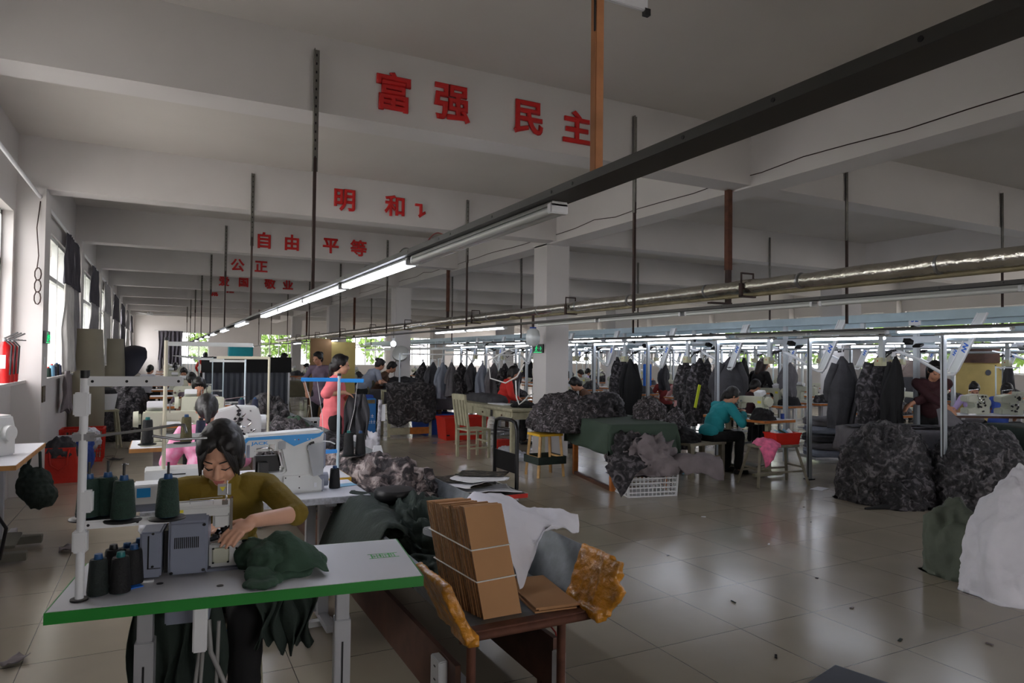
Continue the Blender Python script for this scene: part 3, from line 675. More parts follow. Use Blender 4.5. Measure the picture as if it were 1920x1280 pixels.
for x_, z_ in ((.444, .034), (.494, .034), (.494, .096), (.444, .096), (.522, .07), (.522, .092)): B().cyl((x_, .281, z_), (x_, .286, z_), .004, n=10).build('screw', 'black_metal', o)
B().bx(.42, .56, .27, .47, 0, .012).build('base_plate', 'machine_grey', m, bevel=.003)
b = B(); b.bx(.29, .50, .27, .40, .245, .290); b.bx(.44, .50, .275, .395, .19, .25); o = b.build('arm', 'machine_white', m, bevel=.008)
B().bx(.30, .345, .267, .271, .268, .280).build('sticker', 'label_yellow', o)
b = B(); b.tube([(.31, .30, .29), (.31, .30, .305), (.44, .30, .31), (.44, .30, .285)], .0025, 6); b.tube([(.36, .33, .29), (.36, .33, .31), (.47, .33, .315)], .002, 6); b.build('thread_guide', 'chrome', o, 60)
b = B(); b.bx(.497, .507, .275, .31, .17, .32); b.cyl((.484, .29, .30), (.484, .29, .335), .004); b.bx(.47, .49, .28, .30, .29, .31); b.build('needle_bar', 'chrome', m, bevel=.001)
b = B(); b.bx(.455, .500, .275, .278, .335, .385); b.build('finger_guard', 'clear_plastic', m)
B().prism([(.462, .372), (.482, .372), (.472, .352)], 'y', .2725, .2745).build('warning_triangle', 'label_yellow', m)
B().cyl((.487, .274, .34), (.487, .274, .40), .0025).build('guard_pin', 'chrome', m)
b = B(); rnd = random.Random(5)
for k in range(16): p_ = Vector((rnd.uniform(.445, .50), rnd.uniform(.285, .34), rnd.uniform(.118, .19))); b.box(p_, (rnd.uniform(.008, .03), rnd.uniform(.008, .03), rnd.uniform(.006, .022)), (rnd.uniform(-.4, .4), rnd.uniform(-.4, .4), 0))
b.build('looper_parts', 'black_metal', m, bevel=.001)
b = B(); rnd = random.Random(9)
for k in range(7): p_ = Vector((rnd.uniform(.455, .52), rnd.uniform(.28, .33), rnd.uniform(.118, .18))); b.cyl(p_, p_ + Vector((rnd.uniform(-.02, .02), rnd.uniform(-.01, .01), rnd.uniform(.008, .028))), .0035, n=8)
b.bx(.50, .56, .30, .40, .118, .124); b.build('feed_plate', 'chrome', m)
B().cyl((.462, .35, .19), (.470, .345, .182), .006, n=10).build('work_lamp', 'bulb_on', m)
l = bpy.data.lights.new('needle_lamp', 'SPOT'); l.energy = 2.2; l.spot_size = 1.3; l.spot_blend = .6; l.shadow_soft_size = .006; l.color = (1, .98, .93)
lo = bpy.data.objects.new('needle_lamp', l); C.objects.link(lo); lo.parent = m; lo.location = (.474, .345, .183); lo.rotation_euler = (Vector((.52, .36, .10)) - Vector((.474, .345, .183))).to_track_quat('-Z', 'Y').to_euler()
B().bx(.228, .262, .21, .226, 0, .008).build('white_shim', 'white_plastic', m)
# thread stand
st = thing('thread_stand', 'white thread stand with a tall post at the left end of the green edged table', 'thread stand', tw(.069, .087, .77), TA)
b = B(); b.cyl((0, 0, 0), (0, 0, .70), .0125, n=18); b.build('post', 'white_plastic', st, 60); b = B(); b.cyl((0, 0, -.001), (0, 0, .006), .026, n=20); b.build('foot_ring', 'black_metal', st, 60)
B().cyl((0, 0, .70), (0, 0, .725), .014, n=16).build('post_cap', 'black_plastic', st, 60)
def stand_arm(nm, z, L, h, ang=0):
    b = B(); c_, s_ = cos(ang), sin(ang)
    b.box((L / 2 * c_, L / 2 * s_, z), (L, .016, h), (0, 0, ang)); o = b.build(nm, 'white_plastic', st, bevel=.004)
    for q in (.08, .42, .62, .95): B().cyl((L * q * c_ + .0085 * s_, L * q * s_ - .0085 * c_, z), (L * q * c_ + .0095 * s_, L * q * s_ - .0095 * c_, z), .0045, n=10).build('screw', 'black_metal', o)
    return o
stand_arm('guide_arm', .69, .285, .032, .0); stand_arm('disc_arm', .235, .255, .026, .06)
b = B(); b.bx(-.028, .016, -.018, .018, .58, .655); b.build('clamp', 'white_plastic', st, bevel=.005); b = B(); b.bx(-.022, .02, -.016, .016, .15, .22); b.build('clamp', 'white_plastic', st, bevel=.005); B().bx(-.006, .032, -.014, .014, .275, .345).build('clamp', 'white_plastic', st, bevel=.005)
b = B(); b.bx(-.03, .038, -.012, .012, .50, .528); b.build('rod_clamp', 'steel', st, bevel=.004)
B().tube([(.02, -.01, .514), (.16, .0, .53), (.265, .01, .545), (.29, .0, .545), (.298, -.01, .52)], .0045, 8).build('thread_rod', 'steel', st, 60)
B().tube([(.20, -.03, .515), (.27, -.02, .50), (.36, .0, .50)], .004, 8).build('thread_rod', 'steel', st, 60)
def thread_cone(label, p, mt, tube='cone_blue', h=.115, r=.036, group=None, loc_obj=None):
    t = thing('thread_cone', label, 'thread cone', p, 0, group)
    b = B(); b.lathe([(.012, .0), (r * .97, .002), (r, .012), (r * .98, h * .15), (r * .80, h * .93), (r * .72, h), (.012, h)], n=22); b.build('thread', mt, t, 50)
    b = B(); b.lathe([(.012, -.0), (r * .8, -.0), (r * .75, .006), (.012, .006)], n=18); b.lathe([(.013, h - .002), (.014, h), (.0115, h + .016), (.006, h + .016)], n=14); b.build('spool', tube, t, 50)
    return t
dz = .77 + .248
for i, (tx, ty) in enumerate(((.315, .083), (.185, .092), (.125, .17), (.075, .15))):
    p_ = tw(tx, ty, dz)
    b = B(); b.lathe([(0.001, -.004), (.055, -.004), (.056, .0), (.052, .003), (.001, .002)], (tx - .069, ty - .087, .248 - .004), 26); b.cyl((tx - .069, ty - .087, .235), (tx - .069, ty - .087, .425), .004)
    pl = st
    lc = Matrix.Rotation(0, 4, 'Z')
    b.build('spool_disc', 'black_plastic', st, 50)
    thread_cone(['dark green thread cone on the stand disc nearest the grey motor', 'dark green thread cone on the middle stand disc', 'dark green thread cone behind the middle one on the stand', 'dark green thread cone partly hidden behind the stand post'][i], (p_[0], p_[1], dz + .001), 'thread_green', 'cone_blue', .122, .037, 'thread cones on the near stand')
stl = [('.', .112, .125), ('.', .175, .13), ('.', .135, .235), ('.', .20, .215), ('.', .165, .305), ('.', .205, .30)]
names_ = ['olive black thread cone at the table corner beside the stand post', 'black thread cone with green spool at the front of the cluster', 'black thread cone at the back of the cluster, by the post', 'black thread cone with blue spool beside the grey cover', 'short black thread cone at the far back of the cluster', 'black thread cone behind the grey machine cover']
for i, (_, tx, ty) in enumerate(stl):
    thread_cone(names_[i], tw(tx, ty, .771), 'thread_dark' if i == 0 else 'thread_black', ['cone_blue', 'cone_teal', 'black_plastic', 'cone_blue', 'cone_blue', 'cone_blue'][i], .115 if i != 4 else .10, .032, 'thread cones standing on the near table')
b = B(); b.box((0, 0, .002), (.06, .03, .003), (0, 0, .4)); tag(b.build('plastic_wrap', 'bright_blue'), 'crumpled bright blue plastic wrap between the black thread cones', 'wrap').location = tw(.205, .165, .7705)
B_ = tag(B().box((0, 0, .12), (.035, .02, .06), (.2, 0, .3)).build('packet', 'green_print'), 'small green and white packet behind the thread discs', 'packet'); B_.location = tw(.235, .36, .77)

# ---------------------------------------------------------------- cloth helpers
def pile(name, m, label, cat, loc, r, seed, amp=.05, fs=5, low=.25, parent=None, rz=0, group=None, sub=5, flat=True, sq=2.2, pinch=0):
    """heap of crumpled cloth: lumpy dome with warped folds that run down its sides"""
    bm = bmesh.new(); bmesh.ops.create_icosphere(bm, subdivisions=sub, radius=1)
    o_ = Vector((seed * 1.7, seed * 2.9, seed * .7)); N = noise.noise
    for v in bm.verts:
        d = v.co.copy(); d.normalize()
        l = 1 + low * N(d * 1.6 + o_) + low * .5 * N(d * 3.7 + o_ * 2)
        pw = (abs(d.x) ** sq + abs(d.y) ** sq + abs(d.z) ** sq) ** (-1 / sq)
        p_ = Vector((d.x * r[0], d.y * r[1], d.z * r[2])) * pw * l
        if pinch and p_.z > 0: k = 1 - pinch * (p_.z / r[2]) ** 2.5; p_.x *= k; p_.y *= k
        wv = Vector((N(p_ * fs * .7 + o_), N(p_ * fs * .7 + o_ * 2), N(p_ * fs * .7 + o_ * 3)))
        q = Vector((p_.x * fs, p_.y * fs, p_.z * fs * .55)) + wv * 1.3 + o_
        n1 = 1 - abs(N(q)) * 2.4; n2 = 1 - abs(N(q * 2.3 + wv)) * 2.2; n3 = N(q * 5.5)
        p_ += d * amp * (n1 * .85 + n2 * .5 + n3 * .2)
        if flat and p_.z < 0: p_.z = 0
        v.co = p_
    me = bpy.data.meshes.new(name); bm.to_mesh(me); bm.free()
    for p in me.polygons: p.use_smooth = True
    o = link(me, name, m, parent)
    if parent is None: tag(o, label, cat, group)
    o.location = loc; o.rotation_euler = (0, 0, rz)
    return o
def sheet(nx, ny, f, th=.003):
    """a cloth surface f(u,v)->point given thickness"""
    vs = [Vector(f(i / nx, j / ny)) for j in range(ny + 1) for i in range(nx + 1)]
    me = bpy.data.meshes.new('sheet'); me.from_pydata(vs, [], [(j * (nx + 1) + i, j * (nx + 1) + i + 1, (j + 1) * (nx + 1) + i + 1, (j + 1) * (nx + 1) + i) for j in range(ny) for i in range(nx)])
    o = bpy.data.objects.new('sheet', me); C.objects.link(o); s_ = o.modifiers.new('s', 'SOLIDIFY'); s_.thickness = th; s_.offset = 0
    m2 = evalmesh(o); bpy.data.objects.remove(o)
    for p in m2.polygons: p.use_smooth = True
    return m2
def hang(name, m, w, h, waves, amp, loc, rz=0, parent=None, gather=1.0, jag=0, seed=0, th=.004):
    """hanging folded cloth of width w and height h below loc"""
    def f(u, v):
        x = (u - .5) * w * (gather + (1 - gather) * v); ph = waves * 2 * pi * u
        return (x + .02 * sin(7 * v + u * 9 + seed), amp * (.35 + .65 * v) * sin(ph + .8 * sin(3 * v + seed)) + amp * .4 * noise.noise(Vector((u * 4, v * 3, seed))), -v * (h + jag * noise.noise(Vector((u * 9, seed, 0)))))
    me = sheet(int(waves * 10), 14, f, th); me.name = name; o = link(me, name, m, parent); o.location = loc; o.rotation_euler = (0, 0, rz); return o
def cat(p0, p1, p2, p3, t): return .5 * ((2 * p1) + (p2 - p0) * t + (2 * p0 - 5 * p1 + 4 * p2 - p3) * t * t + (3 * p1 - p0 - 3 * p2 + p3) * t ** 3)
def gridcloth(name, m, ctrl, n=6, rough=.012, fs=9, seed=0, th=.003, parent=None):
    """smooth cloth through a grid of control points, wrinkled"""
    ctrl = [[Vector(p) for p in r] for r in ctrl]; R, Q = len(ctrl), len(ctrl[0])
    def at(a, i): return a[max(0, min(len(a) - 1, i))]
    def f(u, v):
        y = v * (R - 1); j = min(int(y), R - 2); t = y - j; x = u * (Q - 1); i = min(int(x), Q - 2); s = x - i
        rows_ = [cat(*[at(at(ctrl, j + dj), i + di) for di in (-1, 0, 1, 2)], s) for dj in (-1, 0, 1, 2)]
        p = cat(*rows_, t); q = p * fs + Vector((seed, seed * 2, 0))
        d = rough * ((1 - 2 * abs(noise.noise(q))) * .7 + .4 * noise.noise(q * 2.7))
        return p + Vector((d * .4, d * .5, d))
    me = sheet((Q - 1) * n, (R - 1) * n, f, th); me.name = name
    return link(me, name, m, parent)
# dark green garment under the needle: a heap made of several crumpled lobes
t = thing('garment', 'dark green garment being sewn, bunched on the white table', 'garment', tw(.65, .23, .762), TA); t.scale = (.95, .95, .85)
def lobes(t, m, L, seed, vox=.008, amp=.016, nm='fabric'):
    b = B()
    for (x, y, z, rx, ry, rz_, a) in L: b.ell((x, y, z), (rx, ry, rz_), 14, (a * .5, a * .3, a))
    return link(remesh(b, nm, vox, 5, amp, 16, seed), nm, m, t)
lobes(t, 'cloth_green', [(0, 0, .05, .10, .12, .085, 0), (-.07, .06, .06, .07, .06, .07, .4), (.08, .05, .035, .09, .06, .05, -.4), (.14, .02, .03, .06, .045, .028, .3), (-.03, -.12, .03, .075, .07, .03, .5), (-.045, -.19, .022, .055, .06, .016, -.2), (.06, -.07, .025, .09, .07, .025, .2), (-.10, .10, .085, .06, .04, .035, .1), (-.135, .11, .10, .045, .028, .016, 0), (.02, .09, .06, .07, .06, .06, .9)], 4, .006, .016)
# a crumpled layer of the same garment over the lobes, one corner over the table edge
rnd = random.Random(8); zz = [[.02, .05, .07, .03, .02], [.05, .12, .13, .08, .03], [.06, .14, .15, .11, .04], [.03, .09, .10, .07, .03], [.004, .03, .02, .03, .01]]
gridcloth('cloth_layer', 'cloth_green', [[(-.085 + .06 * i + .012 * j + rnd.uniform(-.016, .016), .10 - .062 * j + rnd.uniform(-.016, .016), zz[j][i] + .006) for i in range(5)] for j in range(5)], 9, .018, 11, 3, .003, t)
# scraps hanging below the table, and the bag hanging at its left
o = hang('hanging_scrap', 'cloth_green_dark', .20, .28, 5, .02, tw(.70, .33, .735), TA, jag=.12, seed=3); tag(o, 'dark ragged cloth hanging under the right of the near table', 'cloth')
o = hang('hanging_scrap', 'cloth_green_dark', .30, .62, 5, .025, tw(.33, .36, .735), TA, jag=.10, seed=8); tag(o, 'long dark cloth hanging under the left of the near table', 'cloth')
# ---------------------------------------------------------------- the woman in mustard at the near table
hx, hy, _ = tw(.46, .84, 0)
person('woman in a mustard sweater with parted black hair sewing at the near table', hx, hy, pi + TA, 'mustard', skin='skin', seat=.535, lean=12, head=(32, -9), lh=tw(.572, .30, .925), rh=tw(.40, .46, .86), sleeve=1.10, hs=1.07, lhint=(-1, -.05, -.30), style='front', vox=.0048, detail=1, neck=True, spread=.075, knee=.40, seed=2)
s_ = thing('stool', 'low stool under the woman in mustard', 'stool', (hx, hy + .02, 0), TA)
B().bx(-.16, .16, -.14, .14, .39, .42).build('seat', 'wood_worn', s_, bevel=.006)
for a, c in ((-1, -1), (1, -1), (-1, 1), (1, 1)): B().bar((a * .13, c * .11, .39), (a * .15, c * .13, 0), .03).build('leg', 'wood_worn', s_)
# ---------------------------------------------------------------- galvanized chute with its load
ct = thing('chute', 'long galvanized chute with yellow taped end corners beside the sewing tables', 'chute', (1.3, 2.42, 0))
Yc = 11.5
b = B(); b.bx(-.25, .32, 0, Yc, .494, .50); b.build('chute_floor', 'galvanized', ct)
def wall(nm, x0, z0, x1, z1): 
    b = B(); b.rings([[(x0, y, z0), (x1, y, z1), (x1 + .016 * (1 if x1 > 0 else -1), y, z1 - .004), (x1 + .016 * (1 if x1 > 0 else -1), y, z1 - .016), (x1 + .004 * (1 if x1 > 0 else -1), y, z1 - .012), (x0 + .004 * (1 if x1 > 0 else -1), y, z0 - .004)] for y in (0, Yc)])
    return b.build(nm, 'galvanized', ct)
wall('side_wall', -.25, .50, -.35, .715); wall('side_wall', .32, .50, .40, .715)
B().tube([(-.27, 0, .482), (.34, 0, .482)], .017, 10).build('end_bar', 'rust', ct, 60); B().bx(-.25, .32, -.004, .05, .495, .504).build('end_lip', 'rust', ct)
for nm, x0, x1 in (('l', -.25, -.36), ('r', .32, .41)):
    b = B(); a = math.atan2(x1 - x0, .225)
    b.box(((x0 + x1) / 2, .08, .607), (.028, .32 if nm == 'l' else .22, .245), (0, a, 0)); b.box(((x0 + x1) / 2 + (.0 if nm == 'l' else .008), -.045, .605), (.038, .08, .22), (0, a, .25 if nm == 'r' else -.2)); b.box((x0, .0, .50), (.05, .16, .04))
    if nm == 'r': b.box((x1 - .005, -.01, .665), (.04, .14, .035), (.3, a, .2)); b.box((x0 + .055, -.085, .585), (.035, .07, .09), (.5, a, .3))
    link(remesh(b, 'tape_wrap', .006, 3, .006, 17, 3 + len(nm) + (nm == 'r')), 'tape_wrap', 'tape_yellow', ct)
for k, y in enumerate((.12, 2.3, 4.5, 6.8, 9.2, 11.2)):
    for x in (-.17, .25):
        b = B(); b.cyl((x, y, 0), (x, y, .485), .019, n=12); lg = b.build('leg', 'rust', ct, 60); B().cyl((x, y, 0), (x, y, .04), .026).build('foot_cap', 'black_plastic', lg, 60)
    B().bx(-.17, .25, y - .012, y + .012, .44, .47).build('crossbar', 'rust', ct)
for x, y0 in ((-.20, .18), (.30, .25)):
    b = B(); b.bx(x - .012, x + .012, y0, Yc, .06, .30); o = b.build('lower_board', 'wood_brown', ct)
    for y in (.35, 3.0, 5.6, 8.2): B().bx(x - .02, x + .02, y, y + .03, 0, .07).build('board_foot', 'wood_brown', o)
b = B(); b.bx(-.252, -.212, .26, .36, .16, .29); o = b.build('socket_box', 'white_plastic', ct, bevel=.004)
for z in (.20, .255): B().bx(-.2535, -.252, .30, .318, z, z + .006).build('socket_slot', 'black_plastic', o)
B().bx(.28, .325, .20, .25, .04, .25).build('socket_box', 'white_plastic', ct, bevel=.004)
B().tube([(.30, .5, .29), (.33, .4, .33), (.33, .3, .30), (.31, .24, .25)], .004, 6).build('red_wire', 'cable_red', ct, 60)
b = B(); b.bx(-.17, -.02, .25, 2.4, .10, .105); tag(b.build('paper_sheet', 'film_white'), 'white plastic sheet lying under the near end of the chute', 'sheet').location = (1.35, 2.5, -.08)
# tied bundle of cardboard
cb = thing('cardboard_bundle', 'tall bundle of brown cardboard sheets tied with white string in the chute', 'cardboard', (1.258, 2.515, .502))
rnd = random.Random(11); TL = radians(13); W_, Hh = .172, .43
def cpt(x, y, z): return (x - z * .11, y + z * sin(TL), z * cos(TL))
for i in range(24):
    y0 = i * .0122; dx = -i * .0028 + rnd.uniform(-.003, .003); h = Hh + rnd.uniform(-.006, .006) + (.0 if i < 10 else -.008) + (.012 if i < 3 else 0)
    b = B(); v = [cpt(dx + sx * W_ / 2, y0 + ty, zz) for zz in (0, h) for ty in (0, .0105) for sx in (-1, 1)]
    b.add(v, [(0, 2, 3, 1), (4, 5, 7, 6), (0, 1, 5, 4), (2, 6, 7, 3), (0, 4, 6, 2), (1, 3, 7, 5)])
    o = b.build('cardboard_sheet', 'card', cb)
    o.data.materials.append(M['card_edge'])
    for p in o.data.polygons:
        if abs(p.normal.x) > .8: p.material_index = 1
for zz in (.27, .145):
    pts = [cpt(-W_ / 2 - .003, -.003, zz), cpt(W_ / 2 + .003, -.003, zz + .006), cpt(W_ / 2 - .06, .297, zz), cpt(-W_ / 2 - .068, .297, zz + .03), cpt(-W_ / 2 - .003, -.003, zz)]
    b = B()
    for i in range(4): b.cyl(pts[i], pts[i + 1], .0030, n=8)
    b.build('string', 'string', cb, 60)
lp = [((1.50, 2.66, .503), -.12), ((1.515, 2.665, .511), -.09), ((1.505, 2.655, .519), -.13)]
for i, (p, a) in enumerate(lp):
    o = B().bx(-.09, .10, -.19, .20, 0, .007).build('cardboard_sheet', 'card'); tag(o, 'loose brown cardboard sheet lying in the chute, %s of three' % ['bottom', 'middle', 'top'][i], 'cardboard', 'loose cardboard sheets in the chute'); o.location = p; o.rotation_euler = (0, 0, a)
o = gridcloth('woven_sack', 'sack_white', [[(1.30, 3.02, .86), (1.42, 3.08, .885), (1.55, 3.06, .84), (1.68, 3.03, .785), (1.80, 3.01, .775), (1.91, 2.98, .745)],
    [(1.33, 2.92, .85), (1.44, 2.93, .84), (1.56, 2.93, .80), (1.69, 2.94, .76), (1.79, 2.95, .755), (1.90, 2.95, .71)], [(1.36, 2.80, .76), (1.43, 2.81, .76), (1.52, 2.83, .75), (1.66, 2.88, .745), (1.76, 2.90, .715), (1.85, 2.91, .68)],
    [(1.385, 2.71, .66), (1.42, 2.72, .665), (1.47, 2.74, .67), (1.53, 2.77, .69), (1.59, 2.81, .71), (1.65, 2.84, .735)], [(1.40, 2.64, .55), (1.415, 2.645, .55), (1.43, 2.655, .56), (1.445, 2.665, .575), (1.46, 2.68, .59), (1.475, 2.69, .605)]], 7, .026, 9, 3)
tag(o, 'empty white woven sack draped over the chute wall beside the cardboard', 'sack')
for r_ in range(3): pass
pile('garment_heap', 'cloth_green_dark', 'heap of dark green garments in the chute behind the cardboard', 'garments', (1.27, 3.55, .505), (.24, .62, .18), 21, .085, 6, sub=6)
o = gridcloth('green_cloth', 'cloth_green_dark', [[(.78, 3.9, .42), (.86, 3.92, .62), (.96, 3.92, .75), (1.1, 3.9, .72)], [(.76, 3.6, .38), (.85, 3.6, .60), (.95, 3.6, .755), (1.1, 3.6, .72)], [(.80, 3.3, .44), (.86, 3.3, .6), (.95, 3.3, .75), (1.08, 3.3, .70)], [(.86, 3.1, .52), (.89, 3.1, .62), (.95, 3.12, .74), (1.06, 3.12, .67)]], 8, .045, 8, 5); tag(o, 'dark green cloth hanging over the left wall of the chute', 'cloth')
t = thing('round_pad', 'black round padded seat lying on the dark garments in the chute', 'seat', (1.19, 3.76, .745))
B().lathe([(.001, 0), (.105, 0), (.115, .012), (.117, .045), (.108, .06), (.06, .066), (.001, .067)], n=32).build('cushion', 'black_plastic', t, 40)
t = thing('plastic_box', 'clear plastic box on the dark cloth in the chute', 'box', (1.21, 3.12, .70), .3); B().bx(-.07, .07, -.04, .04, 0, .035).build('box', 'clear_plastic', t, bevel=.006); B().bx(-.03, .03, -.02, .02, .004, .012).build('white_insert', 'white_plastic', t)
pile('garment_heap', 'camo_brown', 'grey and beige camouflage garments heaped in the chute beside the blue thread stand', 'garments', (1.33, 4.62, .505), (.30, .58, .30), 33, .07, 6)
pile('garment_heap', 'camo_brown', 'smaller beige camouflage heap further up the chute', 'garments', (1.34, 5.62, .505), (.28, .45, .22), 35, .06, 6)
pile('garment_heap', 'camo_fine', 'dark camouflage bundle by the chute wall nearest the trolley', 'garments', (1.50, 4.42, .505), (.17, .20, .25), 34, .04, 8, .15)
pile('garment_heap', 'camo_dark', 'dark grey garments heaped in the chute beside the woman in coral', 'garments', (1.32, 6.75, .505), (.30, .42, .26), 41, .06, 6)
pile('garment_heap', 'camo_fine', 'speckled camouflage garments heaped in the chute behind the white machine', 'garments', (1.22, 7.65, .505), (.30, .40, .30), 42, .06, 6)
pile('garment_heap', 'cloth_green', 'green folded cloth in the chute further along', 'garments', (1.38, 8.6, .505), (.26, .35, .26), 43, .04, 4)
pile('garment_heap', 'camo', 'camouflage garments at the far end of the chute', 'garments', (1.25, 9.6, .505), (.32, .55, .42), 44, .07, 5)
t = thing('tag_sign', 'small white tag with red rim on a stand at the chute edge', 'sign', (1.62, 5.6, .50)); B().bx(-.005, .005, -.004, .004, 0, .25).build('stem', 'steel', t); B().prism([(-.055, .22), (.055, .22), (.03, .31), (-.03, .31)], 'y', -.004, .004).build('plate', 'paper', t); B().bx(-.058, .058, -.006, .006, .212, .224).build('red_rim', 'red_plastic', t)
# ---------------------------------------------------------------- table and machine prototypes
def table(label, x, y, rz=0, L=1.15, W=.55, edge='wood_edge', top='tabletop_white', H=.77, leg='table_leg', group='sewing tables', cat_='table', th=.035, treadle=True):
    t = thing('sewing_table', label, cat_, (x, y, 0), rz, group)
    b = B(); b.bx(-L / 2, L / 2, -W / 2, W / 2, H - th, H); b.build('table_top', top, t, bevel=.002)
    b = B(); e = .004
    b.rings([[(x_, y_, z) for x_, y_ in ((-L / 2 - e, -W / 2 - e), (L / 2 + e, -W / 2 - e), (L / 2 + e, W / 2 + e), (-L / 2 - e, W / 2 + e))] for z in (H - th, H - .002)]); b.build('edge_band', edge, t)
    for s_ in (-1, 1):
        X = s_ * (L / 2 - .2)
        b = B(); b.bx(X - .03, X + .03, -.03, .03, .05, H - th); b.bx(X - .025, X + .025, -W / 2 + .02, W / 2 - .02, .02, .06); b.bx(X - .03, X + .03, -W / 2 + .06, W / 2 - .06, H - th - .03, H - th); b.build('leg', leg, t, bevel=.003)
    if treadle: B().box((0, 0, .11), (.38, .24, .016), (.12, 0, 0)).build('treadle', 'pedal', t); B().bx(-L / 2 + .2, L / 2 - .2, .04, .07, .05, .08).build('crossbar', leg, t)
    return t
def lockstitch(label, loc, rz=0, body='machine_white', group=None, panel=True):
    """flat bed lockstitch machine; operator on the -y side, head at -x, wheel at +x"""
    m = thing('sewing_machine', label, 'sewing machine', loc, rz, group)
    B().bx(-.24, .24, -.09, .09, 0, .035).build('bed', body, m, bevel=.006)
    b = B(); b.prism([(.08, .03), (.235, .03), (.225, .27), (.215, .295), (-.20, .285), (-.235, .27), (-.235, .12), (-.175, .11), (-.165, .195), (.05, .205), (.085, .17)], 'y', -.055, .06); b.build('arm', body, m, bevel=.012)
    b = B(); b.cyl((.235, 0, .225), (.262, 0, .225), .045, n=18); b.cyl((.255, 0, .225), (.295, 0, .225), .070, .064, 20); b.build('handwheel', body, m, 50)
    b = B(); b.cyl((-.205, 0, .05), (-.205, 0, .12), .006); b.bx(-.215, -.195, -.02, .006, .036, .046); b.build('needle_bar', 'chrome', m); b = B(); b.cyl((-.21, -.056, .19), (-.21, -.085, .19), .017); b.cyl((-.15, -.056, .22), (-.15, -.075, .22), .012); b.build('tension_dial', 'chrome', m, 50)
    if panel: B().box((.13, -.01, .335), (.13, .10, .06), (.35, 0, 0)).build('control_panel', 'white_plastic', m, bevel=.006)
    B().bx(.13, .19, -.058, -.055, .20, .235).build('sticker', 'label_yellow', m)
    B().cyl((.02, .08, .28), (.02, .08, .38), .004).build('thread_pin', 'chrome', m)
    return m
def overlock(label, loc, rz=0, body='machine_white', group=None):
    """boxy overlock machine with a vertical face full of threading parts on the -y side"""
    m = thing('overlock_machine', label, 'sewing machine', loc, rz, group)
    b = B(); b.prism([(-.17, 0), (.16, 0), (.16, .20), (.135, .30), (-.02, .31), (-.17, .27), (-.17, .19), (-.06, .17), (-.06, .10), (-.17, .09)], 'y', -.10, .10); b.build('body', body, m, bevel=.012)
    rnd = random.Random(int(loc[1] * 100)); b = B()
    for k in range(14): p = Vector((rnd.uniform(-.03, .10), -.10, rnd.uniform(.05, .28))); b.box(p, (rnd.uniform(.01, .035), .03, rnd.uniform(.01, .03)), (0, rnd.uniform(-1, 1), 0))
    b.build('looper_cover', 'black_metal', m); b = B()
    for k in range(8): p = Vector((rnd.uniform(-.05, .12), -.11, rnd.uniform(.10, .30))); b.cyl(p, p + Vector((rnd.uniform(-.03, .03), -.02, rnd.uniform(0, .03))), .006, n=8)
    b.build('tension_dial', 'chrome', m); B().cyl((.16, 0, .17), (.20, 0, .17), .06, n=18).build('handwheel', body, m, 50)
    B().bx(-.17, -.06, -.11, .10, .0, .012).build('needle_plate', 'chrome', m); b = B(); b.tube([(-.1, 0, .3), (-.1, 0, .36), (.05, 0, .38), (.05, 0, .3)], .004, 6); b.build('thread_guide', 'chrome', m, 60)
    return m
def stand(label, loc, h, arms, cones, m='pole_pale', ma='stand_blue', rz=0, group=None):
    t = thing('thread_stand', label, 'thread stand', loc, rz, group)
    B().cyl((0, 0, 0), (0, 0, h), .011, n=12).build('post', m, t, 60); B().cyl((0, 0, h), (0, 0, h + .018), .013, n=12).build('post_cap', 'black_plastic', t, 60)
    for z, L, a in arms: b = B(); b.box((L / 2 * cos(a), L / 2 * sin(a), z), (L, .014, .026), (0, 0, a)); o = b.build('arm', ma, t, bevel=.003)
    for z, r, a in cones:
        p = (r * cos(a), r * sin(a), z)
        B().cyl((p[0], p[1], z - .006), (p[0], p[1], z), .05, n=18).build('spool_disc', 'black_plastic', t, 60)
    return t
def stool(label, x, y, rz=0, h=.46, w=.34, d=.24, m='wood_grey', splay=.05, group=None, seat=None):
    s = thing('stool', label, 'stool', (x, y, 0), rz, group)
    B().bx(-w / 2, w / 2, -d / 2, d / 2, h - .03, h).build('seat', seat or m, s, bevel=.005)
    for a, c in ((-1, -1), (1, -1), (-1, 1), (1, 1)): B().bar((a * (w / 2 - .03), c * (d / 2 - .03), h - .03), (a * (w / 2 - .02 + splay), c * (d / 2 - .03 + splay), 0), .032).build('leg', m, s)
    for c in (-1, 1): q = .4; B().bar((-(w / 2 - .02 + splay * .6), c * (d / 2 - .03 + splay * .6), h * .35), ((w / 2 - .02 + splay * .6), c * (d / 2 - .03 + splay * .6), h * .35), .022).build('stretcher', m, s)
    for a in (-1, 1): B().bar((a * (w / 2 - .02 + splay * .5), -(d / 2 - .03 + splay * .5), h * .45), (a * (w / 2 - .02 + splay * .5), (d / 2 - .03 + splay * .5), h * .45), .022).build('stretcher', m, s)
    return s
